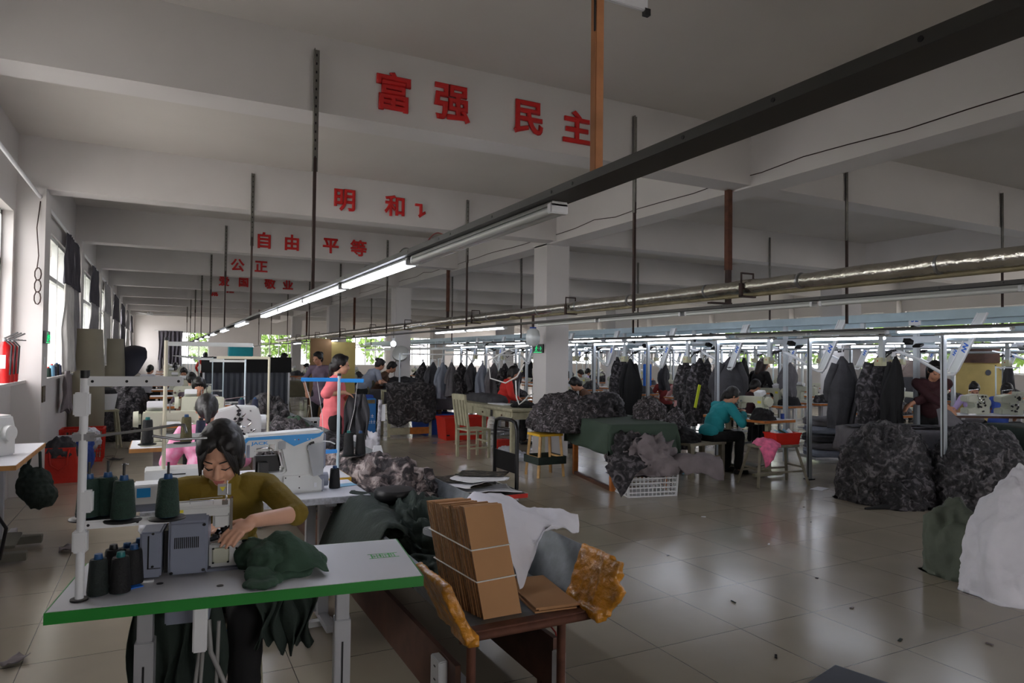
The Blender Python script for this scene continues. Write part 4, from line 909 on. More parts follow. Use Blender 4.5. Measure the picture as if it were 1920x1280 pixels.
def basket(label, x, y, z, L, W, H, m, rz=0, group=None, rows_=6, cols=12, nm='basket', cat_='basket'):
    """plastic crate: posts and rails leave real slots"""
    t = thing(nm, label, cat_, (x, y, z), rz, group); tp = .06
    def P_(u, v, zz): k = 1 + tp * (zz / H - 1); return (u * L / 2 * k, v * W / 2 * k, zz)
    B().add([P_(-1, -1, 0.002), P_(1, -1, .002), P_(1, 1, .002), P_(-1, 1, .002), P_(-1, -1, .012), P_(1, -1, .012), P_(1, 1, .012), P_(-1, 1, .012)], [(0, 3, 2, 1), (4, 5, 6, 7), (0, 1, 5, 4), (1, 2, 6, 5), (2, 3, 7, 6), (3, 0, 4, 7)]).build('base', m, t)
    for (a, c) in (((-1, -1), (1, -1)), ((1, -1), (1, 1)), ((1, 1), (-1, 1)), ((-1, 1), (-1, -1))):
        b = B(); n = cols if a[1] == c[1] else max(3, int(cols * W / L))
        for i in range(n + 1):
            f = i / n; u, v = a[0] + (c[0] - a[0]) * f, a[1] + (c[1] - a[1]) * f; wd = .012 if i not in (0, n) else .03
            b.bar(P_(u, v, 0), P_(u, v, H), wd, .006) if a[1] == c[1] else b.bar(P_(u, v, 0), P_(u, v, H), .006, wd)
        for j in range(rows_ + 1):
            zz = H * j / rows_; hh = .014 if 0 < j < rows_ else .03; b.bar(P_(a[0], a[1], min(zz + .0, H - .015)), P_(c[0], c[1], min(zz, H - .015)), .006, hh)
        b.build('slotted_side', m, t)
    b = B(); 
    for (a, c) in (((-1, -1), (1, -1)), ((1, -1), (1, 1)), ((1, 1), (-1, 1)), ((-1, 1), (-1, -1))): b.bar(P_(a[0] * 1.01, a[1] * 1.02, H), P_(c[0] * 1.01, c[1] * 1.02, H), .022, .018)
    b.build('rim', m, t)
    return t
# ---------------------------------------------------------------- second station: white and blue flatlock machine
table('white table with a ruler strip behind the woman in mustard', .50, 4.10, 0, 1.14, .52, 'ruler', group='tables of the left row')
t = thing('flatlock_machine', 'white flatlock machine with bright blue trim facing the camera on the ruler table', 'sewing machine', (.41, 4.02, .77))
b = B(); b.prism([(0, 0), (.44, 0), (.44, .07), (.415, .10), (.44, .34), (.425, .355), (.02, .335), (0, .31), (0, .215), (.07, .215), (.07, .245), (.20, .245), (.225, .135), (.21, .125), (0, .12)], 'y', .0, .14); bd = b.build('body', 'machine_white', t, bevel=.010)
b = B(); b.bx(.365, .445, .005, .15, .0, .10); b.build('end_cover', 'machine_grey', t, bevel=.008); b = B(); b.cyl((.44, .07, .06), (.475, .07, .06), .04, n=16); b.build('handwheel', 'machine_grey', t, 50); b = B(); b.bx(.432, .452, .01, .14, .13, .335); b.build('side_cover', 'machine_grey', t, bevel=.008)
b = B(); b.prism([(.0, .21), (.012, .21), (.016, .295), (.03, .31), (.20, .312), (.27, .268), (.36, .30), (.415, .318), (.435, .345), (.405, .335), (.02, .326), (.004, .31)], 'y', -.004, -.0005); b.build('blue_trim', 'machine_blue', bd)
me = text_mesh('JACK', .030, .0006, .0006); me.transform(Matrix.Translation((.088, -.0025, .292)) @ Matrix.Rotation(pi / 2, 4, 'X') @ Matrix.Shear('XY', 4, (.25, 0)) @ Matrix.Diagonal((1.25, .75, 1, 1))); link(me, 'lettering', 'machine_blue', bd)
for x_ in (.275, .295, .345, .365): B().cyl((x_, -.006, .305), (x_, -.003, .305), .0035, n=8).build('button', 'white_plastic' if x_ != .295 else 'cable_red', bd)
b = B(); b.prism([(.075, .125), (.205, .125), (.19, .215), (.075, .215)], 'y', .06, .08); b.build('painted_shade', 'black_metal', t)  # black plate set in the arm opening as painted shade
B().bx(.085, .135, -.02, .06, .12, .185).build('motor_block', 'black_plastic', t, bevel=.003)
b = B(); b.tube([(.07, -.01, .262), (.11, -.015, .268), (.15, -.01, .262), (.16, -.01, .24)], .004, 6); b.bx(.14, .165, -.012, 0, .25, .285); b.build('needle_linkage', 'chrome', t, 60); B().bx(.185, .225, -.015, 0, .255, .30).build('tension_cover', 'clear_plastic', t, bevel=.004)
B().bx(.022, .036, -.004, 0, .215, .285).build('vent_strip', 'machine_grey', bd)
b = B(); rnd = random.Random(21)
for k in range(22): q = rnd.random(); p = Vector((.335 + .045 * (1 - q) + rnd.uniform(0, .06), -.008, .12 + q * .17)); b.box(p, (rnd.uniform(.006, .018), .014, rnd.uniform(.006, .018)), (0, rnd.uniform(-1, 1), 0))
b.build('threading_plate', 'black_metal', t); b = B()
for k in range(12): q = rnd.random(); p = Vector((.335 + .045 * (1 - q) + rnd.uniform(0, .06), -.014, .12 + q * .17)); b.cyl(p, p + Vector((0, -.01, 0)), .005, n=8)
b.build('tension_dial', 'chrome', t); b = B(); b.prism([(.375, .095), (.43, .105), (.435, .29), (.34, .27)], 'y', -.028, -.026); b.build('clear_cover', 'clear_plastic', t)
b = B(); b.bx(.215, .365, -.02, .01, .02, .105); o = b.build('front_cover', 'machine_white', t, bevel=.003)
for x_, z_ in ((.225, .095), (.30, .098), (.225, .035), (.30, .035)): B().cyl((x_, -.023, z_), (x_, -.019, z_), .004, n=8).build('screw', 'black_metal', o)
b = B(); b.bx(.115, .155, -.01, .02, .02, .07); b.build('cover_opening', 'black_metal', t); B().cyl((.07, -.012, .045), (.07, .0, .045), .012, n=12).build('oil_cap', 'black_metal', t)
B().bx(.385, .40, -.001, .004, .03, .055).build('zero_label', 'paper', t); B().tube([(.43, .0, .29), (.47, -.01, .285), (.50, 0, .27)], .004, 6).build('white_wire', 'white_plastic', t, 60)
o = thing('control_box', 'white and grey control box with blue panel at the ruler table end', 'box', (-.02, 3.90, .771)); B().bx(-.085, .14, -.04, .1, .03, .13).build('case', 'white_plastic', o, bevel=.006); B().bx(-.08, .06, -.035, .09, .0, .035).build('grey_base', 'machine_grey', o); B().bx(-.07, -.01, -.0425, -.04, .07, .115).build('blue_panel', 'machine_blue', o)
thread_cone('black thread cone with blue spool at the right end of the ruler table', (.93, 4.10, .771), 'thread_black', 'cone_blue', .115, .033)
o = B().box((0, 0, .001), (.14, .09, .001), (0, 0, .25)).build('card_leaflet', 'light_blue'); tag(o, 'pale blue leaflet on the ruler table beside the black thread cone', 'leaflet'); o.location = (1.0, 4.16, .772)
table('white table with yellow edge behind the flatlock machine', .52, 4.70, 0, 1.18, .52, 'yellow_plastic', group='tables of the left row')
stand('pale thread stand with bright blue arms above the flatlock machine', (1.09, 4.72, .772), .64, [(.615, .25, pi - .25), (.61, .17, -.5), (.13, .16, pi + .1)], [(.10, .07, -.3), (.10, .14, -.15)])
thread_cone('tall black thread cone on the blue stand, left one', (1.09 + .07 * cos(-.3), 4.72 + .07 * sin(-.3), .875), 'thread_black', 'cone_teal', .15, .037, 'cones on the blue stand')
thread_cone('tall black thread cone on the blue stand, right one', (1.09 + .15 * cos(-.15), 4.72 + .15 * sin(-.15), .875), 'thread_black', 'cone_blue', .145, .036, 'cones on the blue stand')
for i, (a, c) in enumerate((((.87, 4.77, 1.38), (.92, 4.75, 1.12)), ((.95, 4.76, 1.38), (1.0, 4.74, .9)), ((1.2, 4.66, 1.37), (1.15, 4.70, 1.0)))):
    tag(B().tube([a, [(a[k] + c[k]) / 2 + (.012 if k == 0 else 0) for k in range(3)], c], .0016, 5).build('thread', 'string', None), 'white thread running down from the blue stand arm, %s' % ['leftmost', 'middle', 'rightmost'][i], 'thread', 'threads of the blue stand')
stand('grey thread stand with a long arm behind the stand post', (.03, 4.66, .772), .86, [(.84, .50, .05), (.28, .3, .0), (.22, .25, .3)], [(.24, .10, 0), (.24, -.09, 0)], 'cream_pole', 'alu_frame')
thread_cone('olive thread cone on the grey stand beside the pink blouse', (.15, 4.66, 1.015), 'thread_olive', 'cone_blue', .15, .034)
thread_cone('black thread cone on the grey stand, left of the olive one', (-.06, 4.66, 1.015), 'thread_black', 'cone_teal', .14, .034)
thread_cone('dark navy thread cone behind the head of the woman in mustard', (.235, 4.74, .985), 'thread_navy', 'black_plastic', .15, .034)
t = thing('machine_base', 'low white machine base on the yellow edged table left of the flatlock machine', 'machine', (.05, 4.70, .771)); B().bx(-.12, .26, -.10, .10, 0, .085).build('case', 'machine_white', t, bevel=.006); B().bx(-.12, .26, -.104, -.10, .004, .016).build('brass_strip', 'ctrl_box', t); B().bx(.02, .10, -.103, -.10, .055, .062).build('slot', 'black_plastic', t)
t = thing('pedal_box', 'blue and white pedal box on the floor under the ruler table', 'pedal', (.42, 4.05, 0)); B().bx(-.12, .10, -.06, .10, .02, .20).build('case', 'white_plastic', t, bevel=.008); B().bx(-.09, .08, -.064, -.06, .05, .18).build('blue_panel', 'blue_box', t); B().bx(-.3, .5, -.02, .03, .0, .03).build('foot_bar', 'white_plastic', t)
# third station and the woman in the pink blouse, seen from behind
person('woman in a pink patterned blouse with tied black hair, seen from behind', .335, 5.72, 0, 'pink_shirt', hair='hair', seat=.50, lean=14, head=(30, 0), sleeve=.9, style='low', vox=.009, seed=4, loose=.012)
stool('wooden stool under the woman in pink', .335, 5.72, 0, .42)
table('white table in front of the woman in pink', .40, 6.75, 0, 1.22, .62, 'wood_edge', group='tables of the left row')
m_ = overlock('large white overlock machine with black levers right of the woman in pink', (.62, 6.50, .77), 0); m_.scale = (1.15, 1.0, 1.08)
stand('cream rack of thread poles right of the woman in pink', (.92, 6.86, .772), .76, [(.75, .46, pi), (.20, .20, pi)], [(.22, .12, pi), (.22, .24, pi)], 'cream_pole', 'cream_pole')
thread_cone('navy thread cone on the cream rack, left one', (.68, 6.86, .995), 'thread_navy', 'cone_teal', .14, .034, 'cones on the cream rack'); thread_cone('navy thread cone on the cream rack, right one', (.80, 6.86, .995), 'thread_navy', 'cone_blue', .14, .034, 'cones on the cream rack')
o = B().box((0, 0, .004), (.40, .26, .006), (0, 0, .3)).build('paper_sheet', 'paper'); tag(o, 'white paper sheets on the table left of the woman in pink', 'paper'); o.location = (.05, 6.85, .772)
lockstitch('white sewing machine with brown base left of the woman in pink', (.10, 6.62, .77), pi, 'machine_cream')
o = thing('scrap_bag', 'clear plastic bag under the white table in the left aisle', 'bag', (.0, 6.5, 0)); lobes(o, 'film_white', [(0, 0, .1, .13, .1, .1, 0), (.08, .04, .08, .09, .08, .08, .3)], 6, .014, .02, 'bag')
# scraps on the aisle floor
for i, (x, y, L_, m_, lb) in enumerate([(-.22, 8.6, .28, 'paper', 'torn white paper on the aisle floor beside the tables'), (-.1, 8.3, .2, 'paper', 'smaller torn white paper on the aisle floor'), (-.62, 6.4, .16, 'cloth_purple_grey', 'brownish thread scrap on the floor of the left aisle'), (-.55, 11.5, .2, 'cloth_black', 'dark scrap on the far aisle floor'), (-.4, 10.9, .08, 'paper', 'small white scrap on the far aisle floor'), (-.62, 4.2, .12, 'cloth_purple_grey', 'dark thread tuft near the left table foot')]):
    o = gridcloth('floor_scrap', m_, [[(a * L_ / 2, c * L_ * .3, .004 + .02 * ((i + a + c) % 2)) for a in (-1, 0, 1)] for c in (-1, 0, 1)], 4, .012, 14, i); tag(o, lb, 'scrap'); o.location = (x, y, .006); o.rotation_euler = (0, 0, i * .8)
for i, pts in enumerate([[(-.66, 3.0, .006), (-.60, 3.05, .006), (-.56, 3.12, .006), (-.64, 3.18, .006), (-.70, 3.12, .006), (-.68, 3.3, .006)], [(-.6, 2.95, .005), (-.55, 2.9, .005), (-.52, 2.98, .005), (-.44, 2.9, .005)]]):
    tag(B().tube(pts, .005 - .002 * i, 6).build('thread_scrap', 'cloth_purple_grey', None, 60), ['dark string curl on the floor left of the near table', 'thin pale thread on the floor left of the near table'][i], 'thread')
# ---------------------------------------------------------------- left wall
def curtain(y0, y1, m1, m2, label, x=-1.175, zb=1.28, zt=3.22, seed=0, waves=7):
    t = thing('curtain', label, 'curtain', (x, (y0 + y1) / 2, zt), pi / 2, 'curtains on the left windows')
    w = y1 - y0; B().cyl((-w / 2, .0, .0), (w / 2, .0, .0), .012, n=8).build('heading_rod', 'white_plastic', t, 60); hang('curtain_top', m1, w, .72, waves, .035, (0, 0, 0), 0, t, .8, 0, seed); hang('curtain_body', m2, w, zt - zb - .72, waves, .05, (0, 0, -.72), 0, t, .95, .06, seed)
    return t
for i, (a, c, m1, m2, lb) in enumerate([(11.15, 12.0, 'curtain_dark', 'curtain_pale', 'grey topped pale curtain at the window nearest the khaki roll'), (12.05, 12.75, 'curtain_dark', 'curtain_grey', 'grey curtain with a dark top beside the white pillar'), (15.0, 16.6, 'curtain_dark', 'curtain_grey', 'bluish grey curtain at the third left window'), (18.2, 20.4, 'curtain_grey', 'curtain_pale', 'pale curtain at the fourth left window'), (22, 24.4, 'curtain_dark', 'curtain_grey', 'dark curtain at the fifth left window'), (26, 28.4, 'curtain_dark', 'curtain_dark', 'black curtain at the sixth left window'), (30, 32, 'curtain_grey', 'curtain_pale', 'far pale curtain on the left side'), (34, 36, 'curtain_dark', 'curtain_grey', 'farthest curtain on the left side')]):
    curtain(a, c, m1, m2, lb, seed=i * 3)
t = thing('curtain', 'dark gathered curtain hanging beside the far wall window', 'curtain', (.45, 40.02, 2.75)); B().cyl((-.75, .05, 0), (.75, .05, 0), .02, n=8).build('rail', 'white_plastic', t, 60); hang('curtain_body', 'curtain_dark', 1.1, 2.0, 6, .1, (0, 0, 0), 0, t, 1.0, .3, 5)
for i, y in enumerate(BY[3:9]):
    o = tag(B().cyl((-1.20, y + .40, 3.24), (-1.20, y + 3.82, 3.24), .018, n=10).build('curtain_rail', 'white_plastic', None, 60), 'white curtain rail over the %s left window' % ORD[i], 'rail', 'curtain rails')
o = tag(B().cyl((-1.36, 1.7, 3.2), (-1.36, 8.95, 3.2), .018, n=10).build('curtain_rail', 'white_plastic', None, 60), 'white curtain rail over the window nearest the camera', 'rail', 'curtain rails') if False else None
b = B(); b.tube([(-1.2, 9.0, 3.2), (-1.22, 8.95, 2.9), (-1.2, 8.97, 2.6), (-1.21, 8.95, 2.45)], .006, 6); 
for k in range(3): b.tube([(-1.2 + .03 * cos(a_ * .7), 8.96, 2.40 - .13 * k + .07 * sin(a_ * .7)) for a_ in range(10)], .007, 6)
tag(b.build('hanging_cable', 'rod_dark', None, 60), 'dark cable knotted in loops hanging on the white wall pillar', 'cable')
def extinguisher(label, x, y, z):
    t = thing('fire_extinguisher', label, 'fire extinguisher', (x, y, z), 0, 'fire extinguishers')
    B().lathe([(.001, 0), (.055, 0), (.06, .015), (.06, .32), (.05, .36), (.025, .385), (.02, .40), (.001, .40)], n=22).build('cylinder', 'red_paint', t, 40)
    b = B(); b.cyl((0, 0, .39), (0, 0, .43), .018); b.build('valve', 'steel', t); b = B(); b.bar((0, 0, .43), (.11, -.02, .49), .02, .012); b.bar((0, 0, .42), (.12, -.02, .42), .018, .01); b.build('lever', 'black_plastic', t)
    B().tube([(.02, -.03, .41), (.07, -.05, .36), (.065, -.05, .2), (.06, -.045, .08)], .009, 8).build('hose', 'black_plastic', t, 60)
    b = B(); b.rings([[(.061 * cos(a), .061 * sin(a), z_) for a in [-2.1 + .08 * k for k in range(13)]] for z_ in (.14, .27)], cap=False, closed=False); b.build('label_patch', 'label_yellow' if z > 0 and 'third' in label else 'paper', t)
    return t
for i, (x, y) in enumerate(((-1.365, 8.72), (-1.30, 8.86), (-1.225, 8.93))): pass
for i, (x, y) in enumerate(((-1.35, 8.16), (-1.35, 8.36), (-1.35, 8.56))): extinguisher(['red fire extinguisher at the left with a white label', 'red fire extinguisher in the middle of three on the window sill', 'third red fire extinguisher with a yellow label, nearest the pillar'][i], x, y, 1.252)
def exit_sign(label, loc, rz):
    t = thing('exit_sign', label, 'sign', loc, rz, 'green exit signs'); B().bx(-.17, .17, -.012, .012, -.07, .07).build('case', 'exit_black', t, bevel=.003)
    b = B(); b.cyl((-.03, -.014, .045), (-.03, -.0125, .045), .014, n=12); b.bar((-.03, -.0135, .03), (-.04, -.0135, -.015), .02, .002); b.bar((-.04, -.0135, -.01), (-.075, -.0135, -.045), .013, .002); b.bar((-.04, -.0135, -.01), (-.01, -.0135, -.045), .013, .002); b.bar((-.03, -.0135, .022), (.01, -.0135, .0), .01, .002); b.bar((-.03, -.0135, .02), (-.075, -.0135, .0), .01, .002); b.build('running_figure', 'exit_green', t)
    b = B(); b.bar((.05, -.0135, 0), (.12, -.0135, 0), .014, .002); b.bar((.12, -.0135, 0), (.095, -.0135, .03), .014, .002); b.bar((.12, -.0135, 0), (.095, -.0135, -.03), .014, .002); b.build('arrow', 'exit_green', t); B().bx(-.13, .13, -.0135, -.0125, -.064, -.054).build('light_strip', 'exit_green', t)
    return t
exit_sign('small green exit sign on the left wall pillar', (-1.135, 9.2, 1.72), -pi / 2 + pi)
exit_sign('green exit sign with running figure and arrow on the white pillar', (5.357, 9.56, 1.70), -pi / 2)
o = B().bx(-1.15, -1.142, 9.12, 9.2, 1.42, 1.5).build('light_switch', 'white_plastic', None, bevel=.003); tag(o, 'white switch plate on the left wall pillar', 'switch')
o = B().bx(-1.15, -1.138, 9.05, 9.25, 1.0, 1.18).build('brass_plate', 'brass_plate', None, bevel=.003); tag(o, 'dark brass plate low on the left wall pillar', 'plate')
for i, (y, h, m_) in enumerate([(10.0, .11, 'thread_green'), (10.3, .14, 'light_blue'), (10.5, .12, 'thread_navy'), (10.75, .15, 'thread_black'), (11.0, .13, 'thread_navy')]):
    thread_cone('%s thread cone on the left window sill' % ['green', 'pale blue', 'first navy', 'black', 'last navy'][i], (-1.21, y, 1.252), m_, 'red_plastic' if i < 2 else 'cone_blue', h, .035, 'cones on the left window sill')
o = hang('draped_cloth', 'cloth_purple_grey', .5, .55, 3, .05, (-1.14, 11.3, 1.30), pi / 2, None, .9, .1, 4); tag(o, 'purple grey cloth hanging from the left window sill', 'cloth')
def roll(label, x, y, r, h, m='khaki'):
    t = thing('board_roll', label, 'roll', (x, y, 0)); b = B(); n = 26
    def pt(k, rr, z): a = k / (n - 1) * 2 * pi * .94 + .3; s = 1 + .10 * sin(z * 1.7 + a); return (rr * s * cos(a) * 1.15 - z * .02, rr * s * sin(a), z)
    b.rings([[pt(k, r, z) for k in range(n)] + [pt(k, r - .012, z) for k in range(n - 1, -1, -1)] for z in (0, h * .33, h * .66, h)]); b.build('sheet', m, t, 60); return t
roll('large khaki rolled board standing against the left wall', -1.02, 12.5, .22, 1.92); roll('second khaki rolled board further along the left wall', -1.06, 19.2, .26, 1.9); roll('third dull rolled board beyond the second', -1.04, 24.0, .28, 1.75)
# table with overlock machine at the left edge
table('white wood edged table at the left edge of the view', -1.145, 6.48, 0, .54, 1.36, 'wood_edge', group='tables of the left row', treadle=False)
b = B(); b.bx(-.28, .30, -.22, .22, .02, .09)
t = thing('treadle_frame', 'olive metal treadle base under the left edge table', 'treadle', (-1.12, 6.45, 0)); B().bx(-.28, .27, -.30, -.22, .02, .08).build('foot_bar', 'pedal', t, bevel=.004); B().bx(-.28, .30, .22, .30, .02, .08).build('foot_bar', 'pedal', t, bevel=.004); B().box((0, 0, .12), (.36, .30, .02), (.12, .05, 0)).build('pedal', 'pedal', t, bevel=.004)
m_ = overlock('white overlock machine on the table at the left edge', (-1.16, 6.42, .77), pi / 2 * 0 - .5); 
o = tag(B().tube([(-1.1, 6.0, .73), (-1.05, 5.96, .5), (-.95, 6.0, .3), (-1.0, 6.1, .06)], .012, 8).build('power_cable', 'black_plastic', None, 60), 'black cable under the table at the left edge', 'cable')
o = thing('shoulder_bag', 'dark green shoulder bag hanging under the left edge table', 'bag', (-.92, 7.0, .33)); lobes(o, 'cloth_green_dark', [(0, 0, .10, .13, .10, .15, 0), (.05, -.05, .02, .12, .09, .11, .4), (-.06, 0, .2, .05, .04, .08, 0)], 9, .012, .02, 'bag'); B().tube([(-.06, 0, .24), (-.02, 0, .40), (.03, 0, .38), (.04, 0, .2)], .012, 8).build('strap', 'cloth_green_dark', o, 60)
t = thing('shopping_bag', 'red shopping bag full of dark scraps in the left aisle', 'bag', (-1.05, 9.85, 0)); b = B(); b.rings([[(sx * (.19 - .03 * (z > .3)), sy * .11, z) for sx, sy in ((-1, -1), (1, -1), (1, 1), (-1, 1))] for z in (0, .2, .42)], cap=False); b.build('bag', 'red_bag', t, bevel=.01); B().bx(-.18, .18, -.1, .1, .0, .02).build('bag_base', 'red_bag', t)
for y_ in (-.11, .11): B().tube([(-.1, y_, .40), (-.08, y_ * 1.2, .22), (0, y_ * 1.25, .16), (.08, y_ * 1.2, .22), (.1, y_, .40)], .012, 8).build('handle', 'red_plastic', t, 60)
pile('scraps', 'cloth_dark_grey', 'dark cloth scraps piled in the red shopping bag', 'scraps', (-1.05, 9.85, .30), (.16, .10, .2), 8, .04, 9, sub=4)
basket('white plastic crate behind the red bag in the left aisle', -1.03, 11.1, 0, .40, .40, .40, 'white_plastic', 0, rows_=3, cols=8, nm='crate', cat_='crate'); basket('red plastic crate behind the white crate', -.97, 11.68, .0, .52, .42, .46, 'red_plastic', 0, rows_=3, cols=8, nm='crate', cat_='crate')
o = thing('cloth_bag', 'navy cloth bag between the red bag and the white crate', 'bag', (-.86, 10.35, 0)); lobes(o, 'blue_cloth', [(0, 0, .22, .13, .10, .22, 0), (.03, .02, .40, .10, .08, .08, .4)], 12, .014, .02, 'bag')
o = thing('plastic_bag', 'crumpled clear plastic bag on the white crate', 'bag', (-.85, 10.95, .30)); lobes(o, 'film_white', [(0, 0, .12, .14, .1, .12, 0), (.06, -.08, .05, .1, .07, .09, .3)], 14, .014, .03, 'bag')
stool('worn wooden stool in the dark left aisle', -.78, 13.2, .2, .62, .34, .3, 'wood_worn')
o = thing('waste_bin', 'black and white bin on the stool in the left aisle', 'bin', (-.78, 13.2, .622)); B().lathe([(.001, 0), (.12, 0), (.16, .26), (.15, .26), (.11, .01)], n=18).build('bin', 'white_plastic', o, 50); lobes(o, 'cloth_black', [(0, 0, .26, .15, .13, .1, 0)], 5, .016, .02, 'scraps')
o = pile('wrapped_bundle', 'camo_dark', 'large plastic wrapped bundle of dark garments in the left aisle', 'bundle', (-.55, 14.6, .0), (.42, .7, .95), 17, .05, 4, .15)
# ---------------------------------------------------------------- middle of the hall
person('standing woman in a long coral smock holding grey cloth', 1.85, 8.30, -1.72, 'coral', skin='skin', seat=.86, sit=False, lean=3, head=(8, -.0), rh=(1.93, 8.04, 1.10), lh=(2.12, 8.26, 1.06), sleeve=.95, style='low', vox=.009, coat=.36, seed=7, loose=.012, k=.955)
o = hang('grey_cloth', 'cloth_dark_grey', .34, .50, 3, .05, (2.08, 8.08, 1.10), -.6, None, .7, .15, 2, .008); tag(o, 'dark grey cloth held up by the woman in coral', 'cloth')
person('standing woman in grey with an olive apron bending over the long table', 3.66, 13.85, -1.35, 'grey_shirt', sit=False, lean=36, head=(30, 0), rh=(4.15, 13.75, .98), lh=(4.2, 14.05, .98), sleeve=.7, style='bun', vox=.012, apron='olive_apron', seed=9)
person('standing woman in a purple grey blouse beside the round stool', 2.72, 13.3, 2.6, 'purple_shirt', sit=False, lean=6, head=(15, -20), sleeve=1.2, style='bun', vox=.012, coat=.25, seed=10)
person('person in dark clothes beside the woman in grey', 4.15, 14.6, -1.9, 'brown_shirt', sit=False, lean=30, head=(35, 0), rh=(4.3, 14.3, .95), lh=(4.5, 14.4, .95), sleeve=1.2, style='short', vox=.013, seed=11, k=.93)
person('standing person in dark red near the bright far window', 3.05, 20.9, -1.8, 'maroon', sit=False, lean=10, head=(20, 0), sleeve=1.2, style='short', vox=.014, seed=12)
# blue box of the compressor, white sack, crates
t = thing('blue_box', 'tall blue box with white lettering behind the woman in coral', 'box', (3.55, 13.2, 0), -.1); B().bx(-.19, .19, -.17, .17, .03, .74).build('body', 'blue_box', t, bevel=.01); B().bx(-.15, .15, -.12, .12, .74, .80).build('top_handle', 'blue_cloth', t, bevel=.01); B().bx(-.02, .17, -.172, -.165, .64, .71).build('control_strip', 'brass_plate', t)
b = B()
for r_, (n_, z, s_) in enumerate(((3, .40, .055), (5, .29, .042))):
    for k in range(n_): x0 = .06 - n_ * s_ * .62 + k * s_ * 1.25; b.bx(x0, x0 + s_ * .9, -.1745, -.1715, z, z + .010); b.bx(x0 + s_ * .38, x0 + s_ * .52, -.1745, -.1715, z - .03, z + .035); b.bx(x0, x0 + s_ * .9, -.1745, -.1715, z - .03, z - .022)
b.build('lettering', 'paper', t)
o = pile('plastic_sack', 'sack_white', 'rumpled white plastic sack standing on the floor beyond the chute', 'sack', (2.62, 9.7, 0), (.24, .20, .46), 51, .03, 5, .3)
t = thing('wrapped_pole', 'pole wrapped in speckled plastic standing on the chute edge', 'pole', (1.66, 5.72, .72)); B().tube([(0, 0, -.02), (.002, 0, .2), (.012, 0, .46)], [.012, .016, .018], 8).build('pole', 'spotted', t, 60); B().bx(.02, .055, -.004, .004, .28, .42).build('hanging_tag', 'paper', t)
def crate_solid(label, x, y, L, W, H, m, rz=0, nm='crate'):
    t = thing(nm, label, nm, (x, y, 0), rz); b = B(); k = .90
    out = lambda z, s, i=0: [(sx * (L / 2 * s - i), sy * (W / 2 * s - i), z) for sx, sy in ((-1, -1), (1, -1), (1, 1), (-1, 1))]
    b.rings([out(0, k), out(H, 1), out(H, 1, .02), out(.02, k, .02)]); b.build('tub', m, t); b = B(); b.rings([out(H - .05, 1.01), out(H, 1.015), out(H + .004, 1.01, .025), out(H - .04, .99, .01)], cap=False); b.build('rim', m, t)
    for sx in (-1, 1): B().bx(sx * L * .42 - .03, sx * L * .42 + .03, -W / 2 * .97 - .004, -W / 2 * .95, H * .2, H * .26).build('slot', 'black_plastic', t)
    return t
crate_solid('large blue plastic crate on the floor beside the camouflage rack', 5.02, 13.2, .86, .55, .40, 'blue_plastic', .25)
crate_solid('red plastic crate on the floor behind the worn wooden chair', 5.15, 12.15, .86, .55, .42, 'red_plastic', -.05)
# rack bench with camouflage hanging over it and the long grey draped table
t = thing('low_rack', 'low wooden rack under the hanging camouflage garments', 'rack', (4.35, 13.05, 0), .0); 
for x_, y_ in ((-.42, -.2), (.42, -.2), (-.42, .25), (.42, .25)): B().bx(x_ - .025, x_ + .025, y_ - .025, y_ + .025, 0, .86).build('leg', 'wood_worn', t)
B().bx(-.42, .0, -.215, -.19, .04, .17).build('board', 'wood_worn', t); B().bx(.0, .42, -.215, -.19, .04, .17).build('board', 'wood_orange', t); B().bx(-.45, .45, -.22, .27, .86, .89).build('shelf', 'wood_worn', t)
o = gridcloth('camouflage_cloth', 'camo', [[(3.86, 12.72, .25), (4.1, 12.70, .22), (4.35, 12.72, .28), (4.62, 12.7, .24), (4.85, 12.74, .3)], [(3.85, 12.75, .6), (4.1, 12.74, .6), (4.35, 12.75, .58), (4.62, 12.74, .62), (4.85, 12.76, .6)], [(3.85, 12.82, .97), (4.1, 12.84, 1.0), (4.35, 12.82, .98), (4.62, 12.84, 1.0), (4.84, 12.84, .95)], [(3.86, 13.3, .95), (4.1, 13.3, .98), (4.35, 13.3, .95), (4.62, 13.3, .97), (4.84, 13.3, .94)]], 8, .05, 5, 8, .006); tag(o, 'camouflage garments hanging over the low wooden rack', 'garments')
def draped(label, x, y, L, W, H, m, drop, rz=0, seed=0, legs='wood_brown', nm='draped_table'):
    t = thing(nm, label, 'table', (x, y, 0), rz); B().bx(-L / 2, L / 2, -W / 2, W / 2, H - .03, H).build('table_top', legs, t)
    for a, c in ((-1, -1), (1, -1), (-1, 1), (1, 1)): B().bx(a * (L / 2 - .07) - .03, a * (L / 2 - .07) + .03, c * (W / 2 - .07) - .03, c * (W / 2 - .07) + .03, 0, H - .03).build('leg', legs, t)
    def f(u, v):
        X = (u - .5) * (L + 2 * drop); Y = (v - .5) * (W + 2 * drop); x0 = max(-L / 2 - .008, min(L / 2 + .008, X)); y0 = max(-W / 2 - .008, min(W / 2 + .008, Y)); d = max(abs(X - x0), abs(Y - y0))
        wv = .02 * sin(X * 11 + Y * 9 + seed) * min(1, d * 6); out = .015 + wv + .03 * d
        return (x0 + (out if X > x0 else (-out if X < x0 else 0)), y0 + (out if Y > y0 else (-out if Y < y0 else 0)), H + .006 - d + .004 * noise.noise(Vector((X * 4, Y * 4, seed))))
    me = sheet(44, 36, f, .004); link(me, 'table_cloth', m, t); return t
draped('long work table draped in grey cloth behind the camouflage rack', 4.75, 14.75, 1.7, .8, .84, 'cloth_grey', .32, -.05)
draped('grey clothed table in front of the man in the maroon shirt', 6.0, 13.45, 1.9, .66, .80, 'cloth_grey', .34, -.03, 2)
